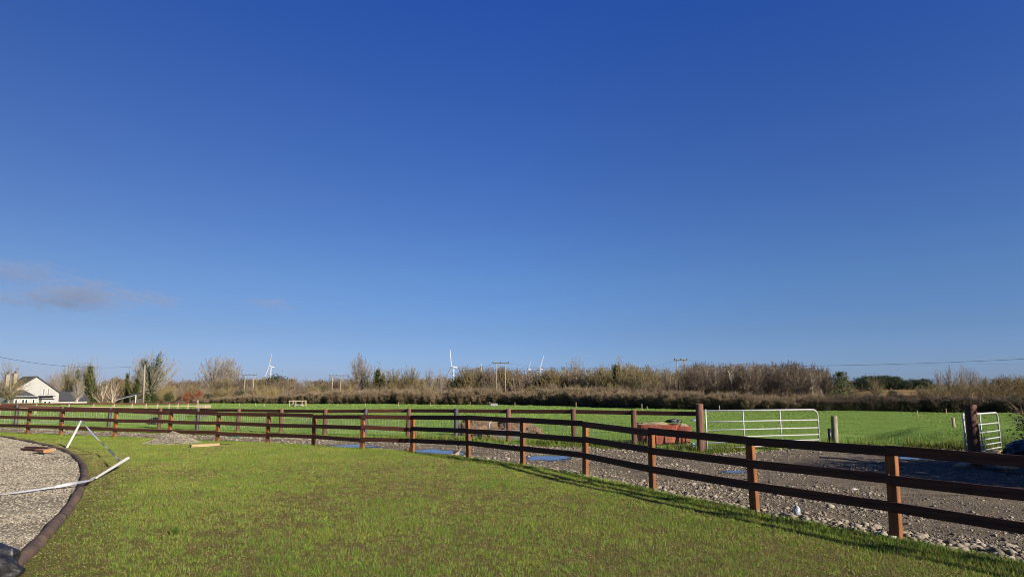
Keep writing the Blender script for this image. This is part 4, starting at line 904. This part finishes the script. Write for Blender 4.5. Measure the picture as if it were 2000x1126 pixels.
# single trees that stand out
plant(22, 741, 148, 'wide0', 'bark_grey', 'tw_olive', 'bare young tree in front of the house, left of the sun room', wx=1.25)
plant(155, 742, 150, 'upr1', 'bark_pale', 'tw_pale', 'slim bare young tree in front of the house extension', wx=.9)
plant(30, 718, 205, 'upr0', 'bark_grey', 'tw_pale', 'bare tree showing behind the two chimneys')
plant(98, 735, 215, 'upr2', 'bark_grey', 'tw_pale', 'grey bare tree rising just behind the right roof slope of the house')
plant(113, 731, 220, 'wide1', 'bark_grey', 'tw_pale', 'pale hazy bare tree between the house and the ivy clad trees', wx=.8)
plant(134, 720, 192, 'ivylow', 'bark_grey', 'tw_olive', 'bare olive tree with ivy at its foot, right above the extension roof', wx=.8)
plant(146, 721, 196, 'upr0', 'bark_grey', 'tw_olive', 'bare olive tree second of the row right of the house', wx=.8)
plant(167, 721, 188, 'ivyup0', 'bark_grey', 'tw_olive', 'bare tree with a narrow dark ivy column beside the extension', wx=.75)
plant(188, 722, 185, 'ivyup1', 'bark_grey', 'tw_olive', 'bushy ivy covered tree left of the pink twigged shrub', wx=.95)
plant(203, 748, 160, 'twin0', 'bark_pale', 'tw_pink', 'pale stemmed pinkish shrub, left one of the pair', wx=1.1)
plant(222, 752, 158, 'twin1', 'bark_pale', 'tw_pink', 'pale stemmed pinkish shrub beside the lean-to shed', wx=1.2)
plant(250, 735, 172, 'ivyup1', 'bark_grey', 'tw_olive', 'ivy covered tree above the lean-to shed', wx=.8)
plant(266, 727, 170, 'ivyup1', 'bark_grey', 'tw_olive', 'pointed ivy covered tree left of the single pale pole', wx=.75)
plant(300, 702, 172, 'ivywide', 'bark_grey', 'tw_pale', 'tallest ivy clad tree with a bare fan crown behind the single pole', wx=1.0)
plant(420, 709, 262, 'crown1', 'bark_grey', 'tw_pale', 'pale bare round tree, left crown of the double crowned pair', wx=.95)
plant(448, 710, 266, 'crown2', 'bark_grey', 'tw_pale', 'pale bare round tree, right crown of the double crowned pair', wx=.95)
plant(706, 708, 232, 'crown0', 'bark_grey', 'tw_pale', 'tall bare round tree alone above the middle left hedge', wx=.85)
plant(731, 727, 226, 'ivyup1', 'bark_grey', 'tw_olive', 'green ivy covered tree just right of the tall round tree', wx=1.1)
plant(748, 731, 232, 'ivyup0', 'bark_grey', 'tw_olive', 'ivy covered tree between the green ivy tree and the olive trees', wx=1.0)
for i, (px, yt, k) in enumerate([(772, 729, 'crown1'), (787, 726, 'upr1'), (803, 728, 'crown2')]):
    plant(px, yt, 222, k, 'bark_grey', 'tw_olive', 'olive bare tree in the clump of three left of the gap', 'clump of three olive bare trees', wx=.85)
plant(838, 729, 205, 'ivylow', 'bark_dark', 'tw_pale', 'small open ivy footed tree standing in the gap left of the wood', wx=.7)
plant(860, 731, 205, 'upr2', 'bark_dark', 'tw_pale', 'thin dark bare tree under the low blade of the largest turbine', wx=.45)
plant(1118, 711, 190, 'wide0', 'bark_grey', 'tw_pale', 'tall pale fine twigged tree rising above the middle of the wood', wx=.7)
plant(1217, 717, 158, 'upr1', 'bark_grey', 'tw_pale', 'tall pale tree behind the green ivy tree in the wood')
plant(1205, 721, 150, 'ivyup1', 'bark_grey', 'tw_olive', 'dark green ivy covered tree in the middle of the wood', wx=1.25)
plant(1235, 724, 146, 'ivyup0', 'bark_grey', 'tw_olive', 'olive green ivy tree right of the dark green one in the wood', wx=1.2)
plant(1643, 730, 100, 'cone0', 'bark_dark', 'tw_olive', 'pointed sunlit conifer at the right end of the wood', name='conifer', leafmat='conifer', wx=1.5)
plant(1712, 744, 125, 'wide1', 'bark_grey', 'tw_olive', 'small round bare tree on the moor in front of the pines', wx=1.0)
plant(1744, 764, 105, 'bush0', 'bark_dark', 'tw_olive', 'dark evergreen bush above the right hedge', name='bush', leafmat='holly', cat='bush')
plant(1800, 757, 118, 'scrub1', 'bark_grey', 'tw_olive', 'small bare bush on the moor left of the sparse trees', name='bush', cat='bush')
for i, (px, yt, k, wx) in enumerate([(1833, 730, 'upr0', .6), (1856, 725, 'wide2', .7), (1876, 724, 'upr1', .9), (1893, 727, 'wide0', .7), (1910, 733, 'upr2', .6)]):
    plant(px, yt, 128 + 3 * i, k, 'bark_grey', 'tw_pale', 'sparse pale bare tree against the sky above the right hand moor', 'sparse pale trees on the right', wx=wx)
for i, (px, yt) in enumerate([(1820, 757), (1838, 756), (1880, 752), (1925, 747), (1955, 744), (1978, 742), (1998, 745)]):
    plant(px, yt, 110 + 2 * i, 'scrub%d' % (i % 3), 'bark_grey', 'tw_olive', 'bare olive thicket bush above the right end of the hedge', 'thicket bushes at far right', name='bush', cat='bush', wx=1.3)
for i, (px, yt, k) in enumerate([(1928, 740, 'wide1'), (1945, 737, 'upr0'), (1962, 739, 'wide0'), (1985, 739, 'wide2'), (2008, 738, 'upr1')]):
    plant(px, yt, 170, k, 'bark_dark', 'tw_purple', 'dark purplish bare tree on the skyline at the right edge', 'purplish trees at the right edge', wx=1.2)
for i, (px, yt) in enumerate([(1682, 739), (1693, 737), (1704, 736.5), (1714, 737), (1724, 735.5), (1735, 737), (1744, 737), (1752, 740), (1760, 743)]):
    plant(px, yt, 330 + 5 * (i % 3), 'bush%d' % (i % 2), 'bark_dark', 'tw_olive', 'dark green pine in the larger clump on the moor', 'pines in the larger moor clump', name='pine_tree', leafmat='pine', wx=1.5)
for i, (px, yt) in enumerate([(1772, 744), (1781, 742), (1791, 743), (1800, 742.5), (1809, 741), (1816, 747)]):
    plant(px, yt, 320 + 5 * (i % 3), 'bush%d' % (i % 2), 'bark_dark', 'tw_olive', 'dark green pine in the smaller right clump on the moor', 'pines in the smaller moor clump', name='pine_tree', leafmat='pine', wx=1.5)
for i, (px, yt) in enumerate([(528, 742), (538, 738), (549, 741)]):
    plant(px, yt, 255, 'bush%d' % (i % 2), 'bark_dark', 'tw_olive', 'dark green bushy evergreen at the foot of the leftmost turbine', 'evergreens under the leftmost turbine', name='evergreen_tree', leafmat='pine', wx=1.3)
for i, (px, yt) in enumerate([(366, 768), (387, 765)]):
    plant(px, yt, 168, 'bush%d' % i, 'bark_dark', 'tw_olive', 'rusty red leaved bush behind the end of the paddock fence', 'rusty red bushes', name='bush', leafmat='tw_rust', cat='bush', wx=.8)
# the wood
g = random.Random(21)
top = lambda px: float(np.interp(px, [880, 900, 960, 1000, 1060, 1100, 1150, 1200, 1250, 1290, 1320, 1350, 1380, 1420, 1480, 1550, 1600, 1640], [733, 724, 724, 727, 729, 728, 727, 721, 724, 729, 726, 717, 718, 719, 718, 717, 724, 738]))
px = 908; row = 0
while px < 1612:
    left = px < 1330; D0 = float(np.interp(px, [880, 1060, 1300, 1640], [160, 158, 130, 112])); yt = top(px)
    if left:                           # front row of clear rounded crowns, darker trees close behind
        plant(px, yt + g.uniform(1, 5.5), D0 + g.uniform(2, 12), g.choice(['crown0', 'crown1', 'crown2', 'crown3', 'wide1']), g.choice(['bark_grey', 'bark_grey', 'bark_pale']), g.choice(['tw_olive', 'tw_olive', 'tw_gold', 'tw_brown']), 'rounded olive bare tree in the front row of the left part of the wood', 'bare olive trees of the wood', wx=g.uniform(.75, 1.0))
        plant(px + g.uniform(6, 12), yt + g.uniform(1, 6), D0 + g.uniform(25, 45), g.choice(['upr0', 'upr1', 'crown0', 'crown2', 'wide0']), 'bark_dark', g.choice(['tw_purple', 'tw_dark', 'tw_dark']), 'dark brown bare tree behind the olive front row of the wood', 'dark bare trees at the back of the wood', wx=g.uniform(.8, 1.0))
        px += g.uniform(10, 17)
    else:
        plant(px, yt + abs(g.gauss(0, 3)), D0 + (g.uniform(-13, -5) if row % 3 else g.uniform(3, 25)), g.choice(['birch0', 'birch1', 'birch2', 'birch3']), g.choice(['bark_pale', 'bark_pale', 'bark_grey']), g.choice(['tw_purple', 'tw_purple', 'tw_brown', 'tw_dark']), 'pale trunked purplish bare birch in the right part of the wood', 'bare birches of the wood', wx=g.uniform(.9, 1.3))
        if row % 2: plant(px + 4, yt + g.uniform(2, 6), D0 + g.uniform(36, 50), g.choice(['crown0', 'crown1', 'crown3']), 'bark_dark', g.choice(['tw_purple', 'tw_dark']), 'dark purplish round tree behind the birches of the wood', 'dark round trees behind the birches', wx=g.uniform(.8, 1.0))
        px += g.uniform(6.5, 10.5); row += 1
px = 890
while px < 1640:                       # ivy clad trees, and evergreen bushes added as the dark shade between the trees
    D = float(np.interp(px, [880, 1060, 1300, 1640], [166, 164, 136, 120])) + g.uniform(0, 24)
    if g.random() < .55: plant(px, top(px) + g.uniform(5, 16), D, g.choice(['ivyup0', 'ivylow', 'ivyup1']), 'bark_dark', 'tw_olive', 'dark ivy clad tree deep in the wood among the bare ones', 'ivy clad trees deep in the wood', wx=g.uniform(.8, 1.1))
    else: plant(px, g.uniform(742, 752), D, g.choice(['bush0', 'bush1']), 'bark_dark', 'tw_olive', 'dark evergreen bush added as shade deep in the wood under the bare trees', 'evergreen bushes added as shade deep in the wood', name='bush', leafmat='holly', cat='bush', wx=1.0)
    px += g.uniform(12, 24)
px = 905
while px < 1635:                       # understorey
    D = float(np.interp(px, [880, 1060, 1300, 1640], [150, 145, 118, 103])) + g.uniform(0, 14)
    if px > 1450 or px < 1100: D += 3
    plant(px, g.uniform(750, 760) if 1290 < px < 1460 else g.uniform(755, 765), D, 'scrub%d' % g.randrange(3), 'bark_grey', g.choice(['tw_olive', 'tw_olive', 'tw_brown', 'tw_pink']), 'olive undergrowth bush at the foot of the wood', 'undergrowth bushes of the wood', name='bush', cat='bush', wx=1.1)
    px += g.uniform(7, 13)
px = 232
while px < 905:                        # scrub left of the wood
    for D, a_, b_, st in ((g.uniform(176, 200), 757, 768, 0), (g.uniform(215, 260), 743, 754, 1)):
        plant(px + g.uniform(-5, 5), g.uniform(a_, b_), D, g.choice(['scrub0', 'scrub1', 'crown1' if st else 'scrub2', 'crown0' if st else 'scrub1', 'wide2' if st else 'scrub2']), 'bark_grey', g.choice(['tw_olive', 'tw_brown', 'tw_gold' if not st else 'tw_dark', 'tw_hedge' if not st else 'tw_purple']), 'brown bare scrub tree in the rough ground behind the left hedge', 'bare scrub behind the left hedge', name='scrub_tree', wx=1.15)
    px += g.uniform(8, 13)
for i, (px, yt) in enumerate([(300, 771), (330, 768), (405, 770), (470, 765), (500, 771), (605, 757), (625, 756)]):
    plant(px, yt, 172 if px < 550 else 205, 'bush%d' % (i % 2), 'bark_dark', 'tw_olive', 'dark green rounded bush among the brown scrub', 'green bushes among the scrub', name='bush', leafmat='holly', cat='bush', wx=1.0)

# ------------------------------------------------------------------ hedges and the far woodland (read as one mass)
def arr(key_or_tb):
    t = key_or_tb; out = []
    for mb in (t.trunk, t.crown, t.leaf):
        V = np.array([p[:] for p in mb.v]).reshape(-1, 3); F3 = []
        for f in mb.f:
            for k in range(1, len(f) - 1): F3.append((f[0], f[k], f[k + 1]))
        out.append((V, np.array(F3, int).reshape(-1, 3)))
    return out
HV = [arr(make_tree(400 + i, dict(SCRUB, n=(11, 8, 8), up=(.03, .06, .05)), 2.6, .035, stems=8, spread=.55)) for i in range(4)]
HL_ = []
for i in range(3):
    t = TB(440 + i)
    for k in range(26):
        t.leaves(Vector((t.r.uniform(-.9, .9), t.r.uniform(-.6, .6), t.r.uniform(.1, 1.9))), (.3, .3, .25), 16, .085)
    HL_.append(arr(t)[2])
def merged(name, items, mats, label, cat='hedge', kind='stuff'):
    Vs = []; Fs = []; Ms = []; o = 0
    for (V, F), M4, mi in items:
        W = V @ M4[:3, :3].T + M4[:3, 3]; Vs.append(W); Fs.append(F + o); Ms.append(np.full(len(F), mi)); o += len(V)
    me = np_mesh(name, np.concatenate(Vs), np.concatenate(Fs), 3); ob = link(name, me, mats); me.polygons.foreach_set('material_index', np.concatenate(Ms).astype(np.int32)); me.update()
    return tag(ob, label, cat, kind=kind)
def xf(p, s, sz, a):
    m = np.eye(4); c, d = math.cos(a), math.sin(a); m[:3, :3] = np.array([[c * s, -d * s, 0], [d * s, c * s, 0], [0, 0, sz]]); m[:3, 3] = p; return m
def hedge(name, x0, x1, topf, leafy_, mats, label, step=1.0, rows=(1.0, 2.2, 3.6)):
    items = []; h = random.Random(int(x0)); t0, t1 = (x0 - 1000) / FOC, (x1 - 1000) / FOC; t = t0
    while t < t1:
        D0 = float(farY(t))
        for ri, row in enumerate(rows):
            D = D0 + row + h.uniform(-.4, .4); tt = t + h.uniform(-.5, .5) * step / D0; X = tt * D; z = float(zf(X, D)); px_ = 1000 + tt * FOC
            hgt = (at(px_, topf(px_), D).z - z) * h.uniform(.72, 1.12) * (.9 + .1 * ri / 2)
            v = h.choice(HV); s = xf((X, D, z), hgt / 2.9 * 1.0, hgt / 2.9, h.uniform(0, 6.28))
            items += [(v[0], s, 0), (v[1], s, 1)]
            if h.random() < leafy_:
                hh = hgt * h.uniform(.38, .6) if leafy_ < .95 else hgt * h.uniform(.6, .95); items.append((h.choice(HL_), xf((X, D - .1, z), 1.0, hh / 2.0, h.uniform(0, 6.28)), 2))
        t += step / D0
    return merged(name, items, mats, label)
ht = lambda px: float(np.interp(px, [380, 600, 640, 900, 1050, 1150, 1300, 1450, 1600, 1700, 2000], [776, 766, 762, 760, 759, 759, 763, 768, 771, 772, 773]) + 2 * math.sin(px * .11) + 1.5 * math.sin(px * .31))
hedge('hedge', 395, 1130, ht, .8, [M['bark_dark'], M['tw_hedge'], M['holly']], 'long brown twiggy hedge along the left and middle of the far field edge', 1.3)
hedge('hedge', 1130, 1600, ht, .92, [M['bark_dark'], M['tw_hedge'], M['holly']], 'dark based brown hedge running below the wood', 1.0)
hedge('hedge', 1600, 2150, ht, 1.0, [M['bark_dark'], M['tw_dark'], M['holly']], 'dark evergreen hedge along the right far edge of the field', .8)
FW = [arr(make_tree(480 + i, dict(WIDE, lev=2, n=(12, 9, 9), tw=1.0, tww=.06), 8, .25)) for i in range(3)]
items = []; h = random.Random(77)
for k in range(230):
    px_ = h.uniform(-150, 1150) if k < 190 else h.uniform(1640, 2150); D = h.uniform(420, 560)
    if k < 190: y_ = 742 + 2.5 * math.sin(px_ * .02) + h.uniform(-1, 4)
    else: y_ = 741 + h.uniform(0, 5) + (10 if 1760 < px_ < 1920 else 0)
    p = at(px_, y_, D); z = float(zf(p.x, D)); s = max(.3, (p.z - z) / 8.5); v = h.choice(FW); m4 = xf((p.x, D, z), s * 1.3, s, h.uniform(0, 6.28)); items += [(v[0], m4, 0), (v[1], m4, 1)]
merged('far_woodland', items, [M['bark_dark'], M['tw_purple']], 'distant purplish winter woodland along the horizon', 'woodland')

# bush at the right edge and its neighbours whose shadow falls over the track
def side_bush(x, y, h, label, seed, group=None, wx=1.0):
    t = TB(seed)
    for s in range(9):
        a = 6.283 * s / 9; t.grow(Vector((0, 0, -.1)), Vector((math.cos(a) * .6, math.sin(a) * .6, 1)), 1.9, .025, 0, dict(SCRUB, n=(6, 4, 4)))
    for k in range(150):
        v = t.rv().normalized() * t.r.random() ** .45; t.leaves(Vector((v.x * 1.25, v.y * 1.25, 1.5 + v.z * 1.3)), (.2, .2, .2), 16, .045)
    ms, hz = t.meshes('side_bush'); root = empty('bush', (x, y, float(zf(x, y)) - .05)); root.scale = (h / hz * wx, h / hz * wx, h / hz); tag(root, label, 'bush', group)
    for part, me in ms:
        o = link({'trunk': 'stems', 'crown': 'twigs', 'ivy': 'foliage'}[part], me, M['bark_dark'] if part == 'trunk' else M['tw_brown'] if part == 'crown' else M['holly'], root)
    return root
side_bush(15.35, 18.9, 1.6, 'dark leafy bush with bare twigs at the right edge of the photo', 900, wx=1.1)
for i, (x, y, h_) in enumerate([(15.0, 13.4, 3.2), (16.2, 11.8, 3.2), (17.6, 10.0, 3.2), (15.4, 15.2, 2.7), (16.6, 13.6, 3.0), (19.2, 8.3, 3.2), (17.6, 17.0, 2.3)]):
    side_bush(x, y, h_, 'tall dark bush beyond the right edge, shading the track', 910 + i, 'bushes beyond the right edge', wx=1.25)

# ------------------------------------------------------------------ clouds: thin grey puffs low in the left sky
def cloud(x0, x1, y0, y1, dens, seed, label):
    D = 3000; a = at(x0, y1, D); b = at(x1, y0, D); c = (a + b) / 2; s = Vector(((b.x - a.x) / 2 * 1.15, 230, (b.z - a.z) / 2 * 1.15))
    bm = bmesh.new(); bmesh.ops.create_icosphere(bm, subdivisions=3, radius=1)
    me = bpy.data.meshes.new('cloud'); bm.to_mesh(me); bm.free()
    m = bpy.data.materials.new('cloud vapour'); m.use_nodes = True; t = m.node_tree; N = t.nodes; L = t.links; N.clear()
    out = N.new('ShaderNodeOutputMaterial'); pv = N.new('ShaderNodeVolumePrincipled'); pv.inputs['Color'].default_value = (.42, .45, .54, 1); pv.inputs['Anisotropy'].default_value = .0
    tc = N.new('ShaderNodeTexCoord'); mp = N.new('ShaderNodeMapping'); mp.inputs['Location'].default_value = (seed, seed * 2.1, 0); mp.inputs['Scale'].default_value = (s.x / 170, s.y / 260, s.z / 52)
    nz = N.new('ShaderNodeTexNoise'); nz.inputs['Scale'].default_value = 2.2; nz.inputs['Detail'].default_value = 6; nz.inputs['Roughness'].default_value = .6
    ln = N.new('ShaderNodeVectorMath'); ln.operation = 'LENGTH'; L.new(tc.outputs['Object'], ln.inputs[0]); L.new(tc.outputs['Object'], mp.inputs[0]); L.new(mp.outputs[0], nz.inputs['Vector'])
    ma = N.new('ShaderNodeMath'); ma.operation = 'MULTIPLY_ADD'; ma.inputs[1].default_value = -.30; L.new(ln.outputs['Value'], ma.inputs[0]); L.new(nz.outputs[0], ma.inputs[2])
    mr = N.new('ShaderNodeMapRange'); mr.inputs[1].default_value = .245; mr.inputs[2].default_value = .43; mr.inputs[3].default_value = 0; mr.inputs[4].default_value = dens; L.new(ma.outputs[0], mr.inputs[0])
    L.new(mr.outputs[0], pv.inputs['Density']); L.new(pv.outputs[0], out.inputs['Volume'])
    o = link('cloud', me, m, None, True); o.location = c; o.scale = s; tag(o, label, 'cloud')
cloud(30, 270, 545, 612, .0035, 1.3, 'largest grey wispy cloud low in the left sky')
cloud(-70, 135, 506, 556, .0021, 4.1, 'faint grey cloud uppermost at the left edge of the sky')
cloud(-40, 62, 568, 598, .0025, 7.7, 'small grey cloud at the left edge below the faint one')
cloud(262, 350, 570, 600, .0025, 9.2, 'small flat grey cloud just right of the largest cloud')
cloud(485, 570, 582, 604, .0018, 12.6, 'tiny faint cloud streak above the leftmost turbine')
